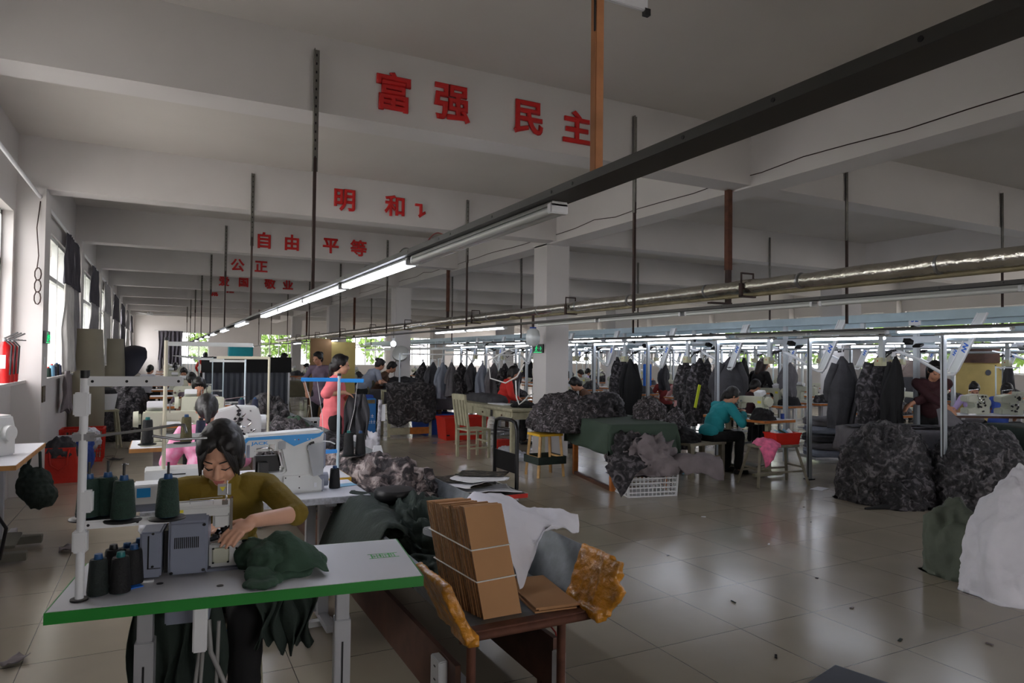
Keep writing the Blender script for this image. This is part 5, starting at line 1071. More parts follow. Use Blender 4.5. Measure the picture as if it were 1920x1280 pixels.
pile('garment_heap', 'cloth_dark_grey', 'dark garments heaped on the long grey draped table', 'garments', (4.75, 14.7, .848), (.6, .3, .18), 61, .05, 5)
pile('garment_heap', 'camo_dark', 'camouflage heap on the grey table beside the maroon shirt', 'garments', (6.3, 13.45, .808), (.45, .26, .16), 62, .05, 5)
draped('table draped in olive cloth near the bright far window', 3.2, 20.3, 1.5, .8, .82, 'olive_apron', .45, 0, 3)
stool('round legged wooden stool on the grey floor by the far window', 2.55, 17.0, .3, .52, .34, .34, 'wood_grey', .06)
stool('second wooden stool near the woman in purple', 2.95, 14.6, .1, .52, .34, .34, 'wood_grey', .06)
basket('pale slotted crate beside the woman in coral', 2.35, 12.6, 0, .45, .35, .42, 'white_plastic', 0, rows_=4, cols=6, nm='crate', cat_='crate')
# worn cream table with drawers, chair
t = thing('work_table', 'worn cream wooden table with drawers next to the white pillar', 'table', (4.98, 10.25, 0), .0)
B().bx(-.30, .30, -1.12, 1.15, .74, .78).build('table_top', 'wood_worn', t, bevel=.004); B().bx(-.27, .27, -1.08, 1.10, .62, .74).build('apron', 'wood_worn', t)
for x_, y_ in ((-.26, -1.06), (.26, -1.06), (-.26, 1.08), (.26, 1.08)): B().bx(x_ - .03, x_ + .03, y_ - .03, y_ + .03, 0, .66).build('leg', 'wood_worn', t)
for y_ in (-.75, -.05, .65): o = B().bx(-.285, -.268, y_ - .28, y_ + .25, .60, .73).build('drawer', 'wood_worn', t, bevel=.004); B().cyl((-.30, y_, .665), (-.285, y_, .665), .014).build('knob', 'wood_brown', o, 50)
B().bx(-.283, -.279, -.33, -.40, .62, .72).build('drawer_gap', 'black_plastic', t); B().bx(-.26, .26, 1.06, 1.10, .16, .2).build('stretcher', 'wood_worn', t)
o = pile('cloth_stack', 'cloth_dark_grey', 'long dark grey cloth stack at the back of the worn cream table', 'cloth', (5.08, 10.9, .782), (.18, .55, .13), 64, .012, 4, .06, sq=5)
o = B().box((0, 0, .006), (.22, .5, .012), (0, 0, .1)).build('paper_sheet', 'paper'); tag(o, 'white papers on the worn cream table', 'paper'); o.location = (5.0, 10.15, .782)
o = thing('garment', 'black garment thrown on the pillar end of the cream table', 'garment', (5.05, 9.4, .782)); lobes(o, 'cloth_black', [(0, 0, .04, .16, .16, .05, .2), (-.12, .1, .02, .1, .06, .03, .4)], 3, .014, .02)
tag(B().tube([(4.85, 9.35, 1.2), (4.84, 9.3, .95), (4.86, 9.25, .84), (4.92, 9.2, .90), (5.0, 9.22, .97), (5.1, 9.25, 1.0)], .012, 8).build('air_hose', 'string', None, 60), 'pale air hose hanging down to the cream table', 'hose')
tag(B().tube([(5.03, 9.22, 1.73), (4.85, 9.6, 1.68), (4.64, 9.9, 1.5), (4.68, 9.9, 1.22), (4.85, 9.7, 1.15), (5.0, 9.6, 1.25), (5.1, 9.55, 1.45)], .011, 8).build('air_hose', 'string', None, 60), 'pale air hose looping beside the white pillar', 'hose')
t = thing('wooden_chair', 'worn cream wooden chair with tall slatted back beside the cream table', 'chair', (4.36, 9.82, 0), -pi / 2 + .12)
B().bx(-.2, .2, -.2, .2, .42, .45).build('seat', 'wood_worn', t, bevel=.005)
for s_ in (-1, 1):
    B().bar((s_ * .175, -.18, 0), (s_ * .175, -.19, .45), .036).build('leg', 'wood_worn', t); B().bar((s_ * .175, .18, 0), (s_ * .175, .18, .43), .036).build('leg', 'wood_worn', t); B().bar((s_ * .175, -.19, .44), (s_ * .175, -.27, .98), .036).build('back_post', 'wood_worn', t)
    B().bar((s_ * .175, -.18, .16), (s_ * .175, .18, .16), .025).build('stretcher', 'wood_worn', t)
b = B(); b.bar((-.17, -.27, .94), (.17, -.27, .94), .02, .09); b.build('top_rail', 'wood_worn', t)
for k in (-1, 0, 1): B().bar((k * .09, -.2, .5), (k * .09, -.265, .92), .06, .016).build('back_slat', 'wood_worn', t)
B().bar((-.17, .18, .25), (.17, .18, .25), .025).build('stretcher', 'wood_worn', t)
o = B().box((0, 0, .06), (.20, .14, .12), (0, 0, .2)).build('pink_box', 'salmon'); tag(o, 'pink box under the worn cream table', 'box'); o.location = (4.95, 9.85, 0)
o = B().box((0, 0, .09), (.26, .2, .2), (0, 0, -.1)).build('red_bag', 'red_bag', None, None, .02); tag(o, 'small red bag under the worn cream table', 'bag'); o.location = (5.1, 10.3, 0)
o = thing('plastic_film', 'crumpled clear plastic film under the worn cream table', 'film', (4.85, 9.35, 0)); lobes(o, 'film_white', [(0, 0, .04, .22, .25, .07, 0), (.1, .35, .05, .2, .2, .08, .4)], 8, .018, .04, 'film')
# platform trolley with cut pieces
t = thing('platform_trolley', 'platform trolley with black push handle and red edge', 'trolley', (2.85, 6.5, 0)); B().bx(-.42, .42, -.46, .46, .17, .20).build('deck', 'black_plastic', t); b = B(); b.bx(-.425, .425, -.475, -.458, .165, .205); b.build('red_edge', 'red_plastic', t); B().bx(.42, .434, -.46, .46, .165, .205).build('side_edge', 'fixture', t)
for x_, y_ in ((-.34, -.36), (.34, -.36), (-.34, .36), (.34, .36)): w_ = B().cyl((x_ - .02, y_, .065), (x_ + .02, y_, .065), .065, n=18).build('wheel', 'rubber', t, 50); B().bx(x_ - .03, x_ + .03, y_ - .02, y_ + .02, .08, .17).build('wheel_fork', 'steel', w_)
B().tube([(.42, -.24, .19), (.42, -.24, .80), (.42, -.20, .88), (.42, -.12, .90), (.42, .14, .90), (.42, .24, .88), (.42, .28, .80), (.42, .28, .19)], .020, 10).build('push_handle', 'black_metal', t, 60); B().bx(.415, .425, -.23, .27, .36, .56).build('handle_panel', 'black_metal', t)
rnd = random.Random(31)
for i in range(9):
    m_ = 'paper' if i % 2 else 'camo_olive'; cx, cy = rnd.uniform(2.58, 2.95), rnd.uniform(6.2, 6.7) ; L_ = rnd.uniform(.62, .8) if i < 6 else .5; z0 = .212 + i * .018
    o = gridcloth('cut_piece', m_, [[(a * L_ / 2 + rnd.uniform(-.06, .06), c * L_ * .3 + rnd.uniform(-.05, .05), (.0 if abs(cx + a * L_ / 2 - 2.85) < .43 else -.03) + rnd.uniform(0, .012)) for a in (-1, -.4, .3, 1)] for c in (-1, 0, 1)], 5, .008, 9, i, .006)
    tag(o, ('white paper pattern' if i % 2 else 'dark olive cut cloth piece') + ' on the trolley, layer %s from the bottom' % ORD[i], 'cut piece', 'cut pieces stacked on the trolley'); o.location = (cx, cy, z0); o.rotation_euler = (0, 0, rnd.uniform(-.6, .6))
# green clothed table with camouflage, stool, white basket
draped('trestle table under a dark green cloth beside the white pillar', 5.22, 7.2, .84, 1.36, .775, 'cloth_table_green', .36, -.2, 1, 'wood_orange')
for a, (x0, y0, x1, y1, z) in enumerate(((4.75, 6.7, 5.0, 7.9, .22), (5.5, 6.5, 5.75, 7.7, .22))): tag(B().bar((x0, y0, z), (x1, y1, z), .05, .04).build('floor_rail', 'wood_brown'), ['left', 'right'][a] + ' wooden rail between the legs of the green table', 'rail').location = (0, 0, -.2)
pile('garment_heap', 'camo_fine', 'large camouflage heap sliding off the left end of the green table', 'garments', (4.92, 7.95, .60), (.50, .50, .42), 71, .05, 7, .2)
pile('garment_heap', 'camo_dark', 'dark camouflage heap at the back of the green table', 'garments', (5.28, 7.75, .785), (.36, .28, .25), 73, .045, 7, .2)
pile('garment_heap', 'cloth_grey', 'greyish bundle on the heap at the back of the green table', 'garments', (5.45, 7.85, .90), (.24, .2, .17), 74, .03, 6, .2)
pile('garment_bundle', 'camo_fine', 'round camouflage bundle on the right of the green table', 'garments', (5.66, 7.15, .785), (.19, .17, .24), 75, .035, 6, .15)
t = stool('black topped stool with pale wooden legs and a dark band under the camouflage heap', 4.56, 7.93, .0, .56, .36, .34, 'wood_pale', .03, seat='yellow_plastic')
b = B(); b.rings([[(sx * (.20 + .01), sy * (.19 + .01), z) for sx, sy in ((-1, -1), (1, -1), (1, 1), (-1, 1))] for z in (.17, .27)], cap=False); b.build('dark_band', 'cloth_green_dark', t)
basket('white slotted basket full of grey garments on the shiny floor', 5.02, 6.42, 0, .62, .46, .31, 'white_plastic', -.22)
o = pile('garment_heap', 'cloth_purple_grey', 'grey garments overflowing the white slotted basket', 'garments', (5.02, 6.42, .25), (.35, .29, .32), 81, .10, 5, .35)
pile('garment_heap', 'camo_dark', 'dark glossy garment lying on top of the white slotted basket', 'garments', (4.9, 6.45, .36), (.22, .2, .26), 82, .08, 6, .35)
o = gridcloth('garment', 'cloth_purple_grey', [[(5.122, 6.230, 0.403), (5.378, 6.174, 0.448), (5.634, 6.118, 0.448), (5.839, 6.062, 0.403)], [(5.186, 6.084, 0.381), (5.404, 6.039, 0.426), (5.634, 6.006, 0.403), (5.788, 5.950, 0.336)], [(5.276, 6.017, 0.246), (5.455, 5.972, 0.246), (5.634, 5.950, 0.202), (5.762, 5.916, 0.157)]], 7, .035, 7, 4, .008); tag(o, 'grey garment hanging over the right side of the white basket', 'garment')
o = gridcloth('garment', 'camo_dark', [[(4.930, 6.342, 0.470), (4.738, 6.342, 0.515), (4.559, 6.308, 0.470), (4.406, 6.330, 0.336)], [(4.892, 6.196, 0.426), (4.713, 6.174, 0.448), (4.534, 6.174, 0.336), (4.431, 6.196, 0.179)], [(4.815, 6.106, 0.336), (4.662, 6.084, 0.291), (4.559, 6.084, 0.157), (4.482, 6.129, 0.022)]], 7, .035, 7, 6, .008); tag(o, 'dark garment hanging over the left side of the white basket', 'garment')
# items around the pillar
t = thing('tank', 'pale rounded tank hanging under the foil pipe at the white pillar', 'tank', (5.06, 9.2, 1.72)); B().lathe([(.001, 0), (.07, .02), (.10, .06), (.11, .16), (.09, .25), (.03, .29), (.001, .29)], n=20).build('tank', 'panel_white', t, 60); B().cyl((0, 0, .28), (0, 0, .48), .02).build('hanger', 'rod_dark', t); B().cyl((0, 0, .28), (0, 0, .30), .05).build('cap', 'blue_cloth', t)
for i, (x, y, z) in enumerate(((5.779, 17.0, 0), )): pass
t = thing('wall_fan', 'grey wall fan on the second white pillar', 'fan', (5.45, 16.9, 1.62)); B().lathe([(.001, -.05), (.2, -.04), (.22, .0), (.2, .05), (.001, .06)], n=22).build('cage', 'fixture', t, 60); t.rotation_euler = (pi / 2 - .4, 0, -.5)
t = thing('bulb', 'bright round bulb hanging in front of the second white pillar', 'light', (5.1, 16.4, 1.86)); B().ell((0, 0, 0), .07, 14).build('globe', 'bulb_on', t, 80); B().cyl((0, 0, .06), (0, 0, .14), .03).build('socket', 'white_plastic', t); B().cyl((0, 0, .14), (0, 0, .42), .005).build('cord', 'black_plastic', t)
for i, (p0, p1) in enumerate((((5.36, 17.05, 1.9), (5.36, 17.05, .7)), ((5.5, 17.09, 1.5), (5.52, 17.09, .9)))):
    tag(B().tube([p0, (p0[0] + .02, p0[1], (p0[2] * 2 + p1[2]) / 3), (p0[0] - .02, p0[1], (p0[2] + p1[2] * 2) / 3), p1], .008, 6).build('hanging_cable', 'rod_dark', None, 60), ['left', 'right'][i] + ' dark cable hanging on the second white pillar', 'cable')
t = thing('brown_board', 'tall brown folded board standing behind the woman in coral', 'board', (3.85, 17.6, 0), .2); B().bx(-.55, .0, -.02, .02, 0, 1.98).build('panel', 'brown_board', t); B().box((.28, -.1, .95), (.6, .03, 1.9), (0, .0, -.35)).build('panel', 'cream_board', t)
# ---------------------------------------------------------------- right: overhead garment transport with lamp posts
def garment(label, loc, h, w, m, rz=0, seed=0, sleeves=True, group='garments hanging from the transport rails', clip=True, d=.07):
    t = thing('hanging_garment', label, 'garment', loc, rz, group); n = 28; R = []
    for j in range(15):
        f = j / 14; z = -.10 - f * h; hw = w * (.06 + .94 * min(1, (f / .38)) ** .9) * (1 - .42 * max(0, f - .40) * min(1, (f - .4) * 8 if f > .4 else 0)); dd = d * (.35 + .65 * min(1, f * 3))
        R.append([((hw + .034 * sin(5 * a + seed + f) * f + .016 * sin(9 * a + seed * 2) * f + .035 * noise.noise(Vector((cos(a) * 2, f * 4, seed)))) * cos(a) + .03 * sin(f * 4 + seed), (dd + .04 * sin(3 * a + seed * 2 + f * 2) * f) * sin(a) + .03 * cos(7 * a + seed) * f, z - .05 * f * noise.noise(Vector((cos(a) * 2, seed, sin(a))))) for a in [2 * pi * k / n for k in range(n)]])
    b = B(); b.rings(R); b.build('cloth', m, t, 70)
    if sleeves:
        for s_ in (-1, 1):
            b = B(); b.tube([(s_ * w * .45, 0, -.20), (s_ * w * .80, .03, -.16 - h * .30), (s_ * w * .86, .05, -.14 - h * .48), (s_ * w * .74, .07, -.12 - h * .60)], [w * .22, w * .26, w * .24, w * .18], 10); b.build('sleeve', m, t, 70)
    if clip: b = B(); b.tube([(0, 0, -.11), (0, 0, -.02), (.02, 0, .02), (.01, 0, .05)], .007, 6); b.bx(-.02, .02, -.012, .012, -.10, -.05); b.build('hanger', 'white_plastic', t, 60)
    return t
def lamp_station(label, x, y, group, mark=True):
    """lamp post with tube light, sloping lift panel, curved rail; runs along y"""
    t = thing('lamp_post_station', label, 'lamp post', (x, y, 0), 0, group)
    b = B(); b.bx(-.028, .028, -.022, .022, 0, 1.86); b.bx(-.034, -.028, -.007, .007, .05, 1.85); p = b.build('post', 'post_alu', t, bevel=.003)
    b = B(); b.bx(-.04, -.022, -.012, -.006, .03, 1.84); b.build('slot', 'black_plastic', p); B().bx(-.05, .05, -.05, .05, 0, .012).build('foot', 'black_metal', p)
    b = B(); b.prism([(-.035, .0), (.035, 0), (.02, .025), (-.02, .025)], 'y', -1.12, .08); f = b.build('light_fixture', 'fixture', t); f.location = (0, 0, 1.845)
    B().cyl((0, -1.06, -.016), (0, .03, -.016), .015, n=10).build('tube', 'tube_on', f, 60)
    B().bx(-.022, .022, -1.05, -.99, 1.55, 1.85).build('hanger_bar', 'post_alu', t)
    b = B(); b.bx(-.05, .05, -1.05, -.95, 1.50, 1.60); b.build('control_box', 'ctrl_box', t, bevel=.006); B().cyl((-.052, -1.0, 1.56), (-.049, -1.0, 1.56), .008, n=8).build('button', 'red_plastic', t)
    B().bx(0, 1.05, -.02, .02, 1.795, 1.835).build('cross_rail', 'rail_blue', t)
    # sloping panel at x+.45
    b = B(); v = []
    for (yy, zz) in ((-.17, 2.10), (.16, 1.44)):
        for dx in (-.025, .025):
            for dy in (-.045, .045): v.append((.45 + dx, yy + dy, zz))
    b.add(v, [(0, 1, 3, 2), (4, 6, 7, 5), (0, 4, 5, 1), (2, 3, 7, 6), (0, 2, 6, 4), (1, 5, 7, 3)]); pl = b.build('lift_panel', 'panel_white', t, bevel=.004)
    for s_ in (-1, 1): b = B(); b.bar((.423, -.17 + s_ * .05, 2.10), (.423, .16 + s_ * .05, 1.44), .012, .014); b.build('panel_edge', 'white_plastic', pl)
    if mark:
        q = lambda a, c: (.4225, -.17 + .33 * a + c, 2.10 - .66 * a)
        b = B(); zz = [q(.50, .03), q(.545, -.03), q(.56, .025), q(.605, -.03), q(.62, .02), q(.66, -.03)]
        for i in range(5): b.bar(zz[i], zz[i + 1], .003, .014)
        b.build('blue_zigzag_mark', 'blue_mark', pl)
    b = B(); b.tube([(.45, -.08, 1.86), (.45, .05, 1.60), (.45, .10, 1.48), (.45, .15, 1.415), (.45, .22, 1.405), (.45, .30, 1.44), (.45, .55, 1.58), (.45, .80, 1.68), (.45, .95, 1.71), (.45, 1.12, 1.74)], .015, 10); b.build('curved_rail', 'white_plastic', t, 60)
    b = B(); b.tube([(.45, .16, 1.39), (.45, .30, 1.42), (.45, .55, 1.56), (.45, .80, 1.66)], .008, 8); b.build('lower_rail', 'post_alu', t, 60)
    b = B(); b.tube([(.45, .9, 1.70), (.35, .9, 1.66), (.2, .85, 1.55), (.1, .75, 1.60), (0, .6, 1.66)], .009, 6); b.build('air_hose', 'black_plastic', t, 60)
    rnd = random.Random(int(y * 10)); b = B()
    for k in range(7): c = Vector((.45 + rnd.uniform(-.1, .1), rnd.uniform(.5, 1.2), rnd.uniform(1.66, 2.02))); b.box(c, (rnd.uniform(.02, .09), rnd.uniform(.03, .1), rnd.uniform(.02, .07)), (0, rnd.uniform(-.5, .5), 0))
    b.build('mechanism', 'black_metal', t)
    return t
SX = 7.6
s0 = lamp_station('aluminium lamp post station behind the twin camouflage piles', SX, 4.53, 'lamp post stations')
for k, lb in enumerate(['aluminium lamp post standing alone on the shiny floor right of the woman in teal', 'lamp post station left of the woman in teal', 'lamp post station behind the round bundle on the green table', 'lamp post station just right of the white pillar', 'lamp post station seen left of the white pillar', 'far lamp post station behind the woman in red', 'farther lamp post station behind the maroon shirt', 'farthest lamp post station of the front row']): dup(s0, lb, (SX, 6.27 + 1.68 * k, 0), 0, 'lamp post stations')
n_ = 0
for xx, ys in ((11.6, [3.6 + 1.68 * k for k in range(12)]), (15.0, [4.4 + 1.68 * k for k in range(12)])):
    for i, y in enumerate(ys): dup(s0, 'distant lamp post station, %s in the %s row beyond' % (ORD[i], 'second' if xx < 12 else 'third'), (xx, y, 0), 0, 'distant lamp post stations')
def rail_row(x, z, y0, y1, posts, nm):
    t = thing('transport_rail', 'pale blue overhead transport rail on tall posts, %s row' % nm, 'rail', (x, 0, 0), 0, 'transport rails')
    B().bx(-.06, .06, y0, y1, z, z + .11).build('main_rail', 'rail_blue', t, bevel=.004); B().bx(-.045, .045, y0, y1, z - .28, z - .20).build('lower_rail', 'post_alu', t); B().bx(.30, .36, y0, y1, z - .05, z + .03).build('back_rail', 'rail_blue', t)
    for y in posts:
        b = B(); b.bx(-.028, .028, y - .03, y + .03, 0, z + .10); b.build('tall_post', 'post_alu', t, bevel=.003); B().bx(-.02, .36, y - .02, y + .02, z - .30, z - .24).build('bracket', 'rail_blue', t)
        B().bx(-.02, .02, y + .72, y + .78, z - .25, z + .02).build('hanger_bar', 'post_alu', t)
    return t
r0 = rail_row(8.62, 2.08, 1.5, 32, [3.4, 5.48, 7.55, 9.6, 11.7, 13.8, 16, 18, 20, 22], 'nearest')
b = B(); b.bx(8.585, 8.589, 5.40, 5.56, 2.02, 2.17); t = tag(b.build('number_plate', 'white_plastic'), 'white plate numbered 32 on the tall transport post', 'sign')
me = text_mesh('32', .10, .001, .002); me.transform(Matrix.Translation((8.583, 5.48, 2.095)) @ Matrix.Rotation(-pi / 2, 4, 'Z') @ Matrix.Rotation(pi / 2, 4, 'X')); link(me, 'lettering', 'blue_mark', t)
rail_row(12.7, 2.10, 2, 32, [3, 5.2, 7.4, 9.7, 12, 14.2, 16.5, 19], 'second'); rail_row(16.2, 2.10, 3, 32, [4, 6.4, 8.8, 11.2, 13.6, 16, 18.5], 'third')
# hanging garments on the rails
for i, (x, y, z, h, w_, m, rz, lb) in enumerate([
    (8.15, 6.20, 1.72, .95, .21, 'cloth_dark_grey', -.5, 'single dark grey garment hanging from a white clip in front of the second row pillar'),
    (8.2, 5.72, 1.74, 1.15, .24, 'camo_dark', -.6, 'thick dark camouflage garment hanging right of the single grey one'),
    (8.22, 5.52, 1.72, 1.0, .13, 'cloth_black', -.6, 'black garment hanging behind the thick camouflage one'),
    (8.12, 8.22, 1.70, .95, .30, 'cloth_dark_grey', -.4, 'pointed dark grey garment hanging above the woman in teal'),
    (8.1, 8.85, 1.68, 1.1, .22, 'camo_dark', -.4, 'dark garment hanging by the lime strip'),
    (8.15, 9.25, 1.66, 1.15, .22, 'camo', -.4, 'camouflage garment hanging left of the lime strip'),
    (8.1, 10.8, 1.66, 1.2, .20, 'cloth_black', -.4, 'black garment hanging just beyond the white pillar'),
    (8.2, 11.2, 1.66, 1.2, .24, 'camo_dark', -.4, 'second dark garment hanging just beyond the white pillar'),
    (9.9, 8.6, 1.62, .62, .18, 'cloth_grey', -.3, 'grey garment hanging beside the woman in black'),
    (9.6, 11.6, 1.55, .55, .12, 'cloth_dark_grey', -.3, 'small pointed grey garment before the bright windows'),
    (11.2, 5.2, 1.75, 1.0, .26, 'camo_dark', -.6, 'dark garment hanging right of the cream board')]):
    garment(lb, (x, y, z), h, w_, m, rz, i)
for i in range(10):
    y = 11.2 + i * .19; garment('grey garment on the crowded hanger rail behind the woman in red, %s along' % ORD[i], (5.90 - i * .125, 11.40 + i * .215, 1.545), .55 + .06 * (i % 4), .13 + .02 * (i % 3), ['cloth_dark_grey', 'camo_dark', 'cloth_grey', 'grey_shirt'][i % 4], .3 + .1 * (i % 3), i, True, 'garments on the hanger rail by the red shirt')
tag(B().cyl((5.9, 11.4, 1.60), (4.5, 13.8, 1.60), .015, n=10).build('hanger_rail', 'white_plastic', None, 60), 'white hanger rail crowded with grey garments behind the woman in red', 'rail')
for p in ((5.95, 11.35), (4.45, 13.85)): tag(B().cyl((p[0], p[1], 0), (p[0], p[1], 1.62), .018, n=10).build('rail_post', 'post_alu', None, 60), 'post holding the crowded hanger rail, %s end' % ('near' if p[0] > 5 else 'far'), 'post')
# lime strip, blue cloth
tag(B().box((0, 0, .19), (.05, .012, .38), (0, .25, 0)).build('lime_strip', 'lime'), 'lime yellow strip standing among the dark garments', 'strip').location = (7.75, 8.55, .77)
# woman in teal, her machine, stools, red basket
person('woman in a teal sweater with tied black hair sewing on a wooden bench', 6.66, 7.12, -pi / 2 - .12, 'teal', seat=.52, lean=30, head=(38, -8), rh=(7.08, 6.88, .84), lh=(7.12, 7.14, .84), sleeve=1.75, style='low', vox=.009, seed=14, loose=.010)
table('sewing table with orange edge in front of the woman in teal', 7.23, 6.98, -pi / 2, 1.12, .56, 'wood_orange', group='tables of the right side', leg='wood_worn')
lockstitch('cream sewing machine with round handwheel in front of the woman in teal', (7.25, 6.90, .77), -pi / 2, 'machine_cream')
o = B().box((0, 0, .035), (.04, .03, .07), (0, 0, 0)).build('small_box', 'blue_cloth'); tag(o, 'small blue and white box beside the cream machine', 'box'); o.location = (7.42, 6.55, .772)
t = thing('bench', 'worn wooden bench under the woman in teal', 'bench', (6.50, 7.15, 0), .05); B().bx(-.36, .30, -.22, .22, .42, .455).build('seat', 'wood_grey', t, bevel=.004)
for a, c in ((-1, -1), (1, -1), (-1, 1), (1, 1)): B().bx(a * .28 - .03 - .03, a * .28 + .0, c * .18 - .03, c * .18 + .03, 0, .42).build('leg', 'wood_grey', t)
for c in (-1, 1): B().bx(-.3, .28, c * .18 - .015, c * .18 + .015, .22, .27).build('stretcher', 'wood_grey', t)
o = pile('garment_heap', 'cloth_black', 'black cloth bundle on the left of the wooden bench', 'garments', (6.27, 7.18, .458), (.18, .2, .15), 83, .03, 6); pile('garment_heap', 'camo_fine', 'camouflage bag behind the woman in teal', 'garments', (6.5, 7.62, .3), (.2, .18, .5), 84, .04, 6, .15)
t = stool('grey wooden splayed leg stool holding the red basket', 6.88, 6.22, -.15, .50, .60, .26, 'wood_grey', .10, None)
t = thing('red_basket', 'red plastic basket of sewing odds and ends on the splayed leg stool', 'basket', (7.02, 6.20, .502), -.15); b = B(); out = lambda z, s, i=0: [(sx * (.19 * s - i), sy * (.12 * s - i), z) for sx, sy in ((-1, -1), (1, -1), (1, 1), (-1, 1))]
b.rings([out(0, .88), out(.14, 1), out(.14, 1, .01), out(.01, .88, .01)]); b.build('tub', 'red_plastic', t); b = B(); b.rings([out(.125, 1.03), out(.145, 1.04), out(.147, 1.02, .012)], cap=False); b.build('rim', 'red_plastic', t)
for k in range(5): B().box((-.12 + .06 * k, .01 * (k % 2), .135), (.055, .09, .05), (.2 * k, .3, .2 * k)).build('notion_box', ['paper', 'light_blue', 'cloth_green', 'light_blue', 'paper'][k], t)
o = gridcloth('pink_cloth', 'pink_cloth', [[(6.60, 6.30, .50), (6.70, 6.32, .55), (6.82, 6.3, .54), (6.9, 6.28, .52)], [(6.56, 6.15, .47), (6.68, 6.15, .56), (6.80, 6.14, .55), (6.88, 6.14, .52)], [(6.54, 6.05, .34), (6.64, 6.03, .42), (6.74, 6.04, .46), (6.84, 6.06, .50)], [(6.56, 6.04, .24), (6.63, 6.02, .30), (6.70, 6.03, .38), (6.8, 6.05, .48)]], 6, .03, 12, 3, .006); tag(o, 'pink cloth spilling over the splayed leg stool', 'cloth')
o = thing('step_stool', 'small blue plastic step stool behind the white basket', 'stool', (6.2, 7.35, 0)); B().bx(-.13, .13, -.1, .1, .20, .22).build('seat', 'light_blue', o, bevel=.005)
for a, c in ((-1, -1), (1, -1), (-1, 1), (1, 1)): B().bar((a * .1, c * .08, .2), (a * .13, c * .1, 0), .03).build('leg', 'light_blue', o)
o = pile('garment_heap', 'cloth_black', 'black cloth heap on the teal woman\'s table edge', 'garments', (7.05, 6.55, .775), (.14, .12, .12), 85, .03, 7)
o = B().bx(-.12, .12, -.07, .07, 0, .002).build('paper_scrap', 'paper'); tag(o, 'white paper scrap on the shiny floor by the lone lamp post', 'paper'); o.location = (7.15, 5.75, .003); o.rotation_euler = (0, 0, .3)
# stacks of folded garments on racks behind
for i, (x, y, w_, d_, n) in enumerate([(9.3, 7.2, .9, .5, 5), (9.0, 6.0, .8, .5, 4), (11.8, 6.9, .9, .5, 5)]):
    t = thing('garment_stack', ['stack of folded blue grey garments on a low rack behind the lone lamp post', 'stack of dark folded garments behind the hanging camouflage', 'stack of folded garments near the cream board'][i], 'garments', (x, y, 0), -.4, 'stacks of folded garments'); B().bx(-w_ / 2, w_ / 2, -d_ / 2, d_ / 2, .06, .10).build('rack_base', 'steel', t)
    for k in range(n): pile('folded_layer', ['grey_shirt', 'cloth_grey', 'cloth_dark_grey'][k % 3], '', '', (0, 0, .14 + .12 * k), (w_ / 2 - .03 * (k % 2), d_ / 2, .07), 90 + i * 7 + k, .015, 5, .08, t, sub=4, sq=4, flat=False)
# twin camouflage piles, sorting table, woman in maroon
pile('camouflage_pile', 'camo', 'tall left camouflage pile on the floor, in front of the sorting table', 'garments', (7.38, 5.02, 0), (.52, .46, .80), 101, .055, 6, .16, sub=6, group='twin camouflage piles')
pile('camouflage_pile', 'camo', 'right camouflage pile on the floor, beside the big white sack', 'garments', (7.98, 4.38, 0), (.54, .46, .80), 102, .055, 6, .16, sub=6, group='twin camouflage piles')
pile('camouflage_pile', 'camo_dark', 'low dark camouflage pile at the front left of the twin piles', 'garments', (7.22, 4.78, 0), (.34, .3, .34), 103, .05, 7, .2, sub=5)
draped('sorting table under grey cloth behind the twin camouflage piles', 8.12, 5.22, 1.5, .62, .74, 'cloth_grey', .30, -.52, 4)
for i in range(6):
    o = gridcloth('cut_cloth', 'cloth_grey' if i % 2 else 'cloth_dark_grey', [[(a * .22, c * .14, .0 + .012 * ((a + c + i) % 2)) for a in (-1, 0, 1)] for c in (-1, 0, 1)], 5, .012, 8, i, .005); tag(o, 'grey cut cloth on the sorting table, %s from the left' % ORD[i], 'cloth', 'cut cloth on the sorting table'); o.location = (7.62 + i * .18, 5.50 - i * .10, .76 + .008 * (i % 3)); o.rotation_euler = (0, 0, -.5 + .3 * (i % 3))
o = gridcloth('held_cloth', 'cloth_grey', [[(8.28, 5.02, .98), (8.34, 4.98, 1.0), (8.42, 4.94, .96)], [(8.22, 4.96, .86), (8.34, 4.92, .88), (8.48, 4.86, .86)], [(8.16, 4.92, .78), (8.34, 4.86, .79), (8.56, 4.78, .78)]], 6, .02, 8, 2, .006); tag(o, 'grey cloth lifted by the woman in maroon', 'cloth')
person('woman in a dark maroon sweater sorting grey cloth at the draped table', 8.84, 5.46, pi / 2 + .75, 'maroon', sit=False, lean=22, head=(30, 10), rh=(8.5, 5.0, 1.0), lh=(8.15, 5.55, .86), sleeve=1.65, style='pony', vox=.009, seed=15, loose=.012)
draped('dark green clothed table at the right edge of the view', 9.6, 4.3, 1.3, .9, .80, 'cloth_green_dark', .5, -.4, 6)
pile('garment_heap', 'cloth_black', 'black cloth on the dark green table at the right edge', 'garments', (9.7, 4.4, .815), (.3, .25, .25), 105, .04, 6)
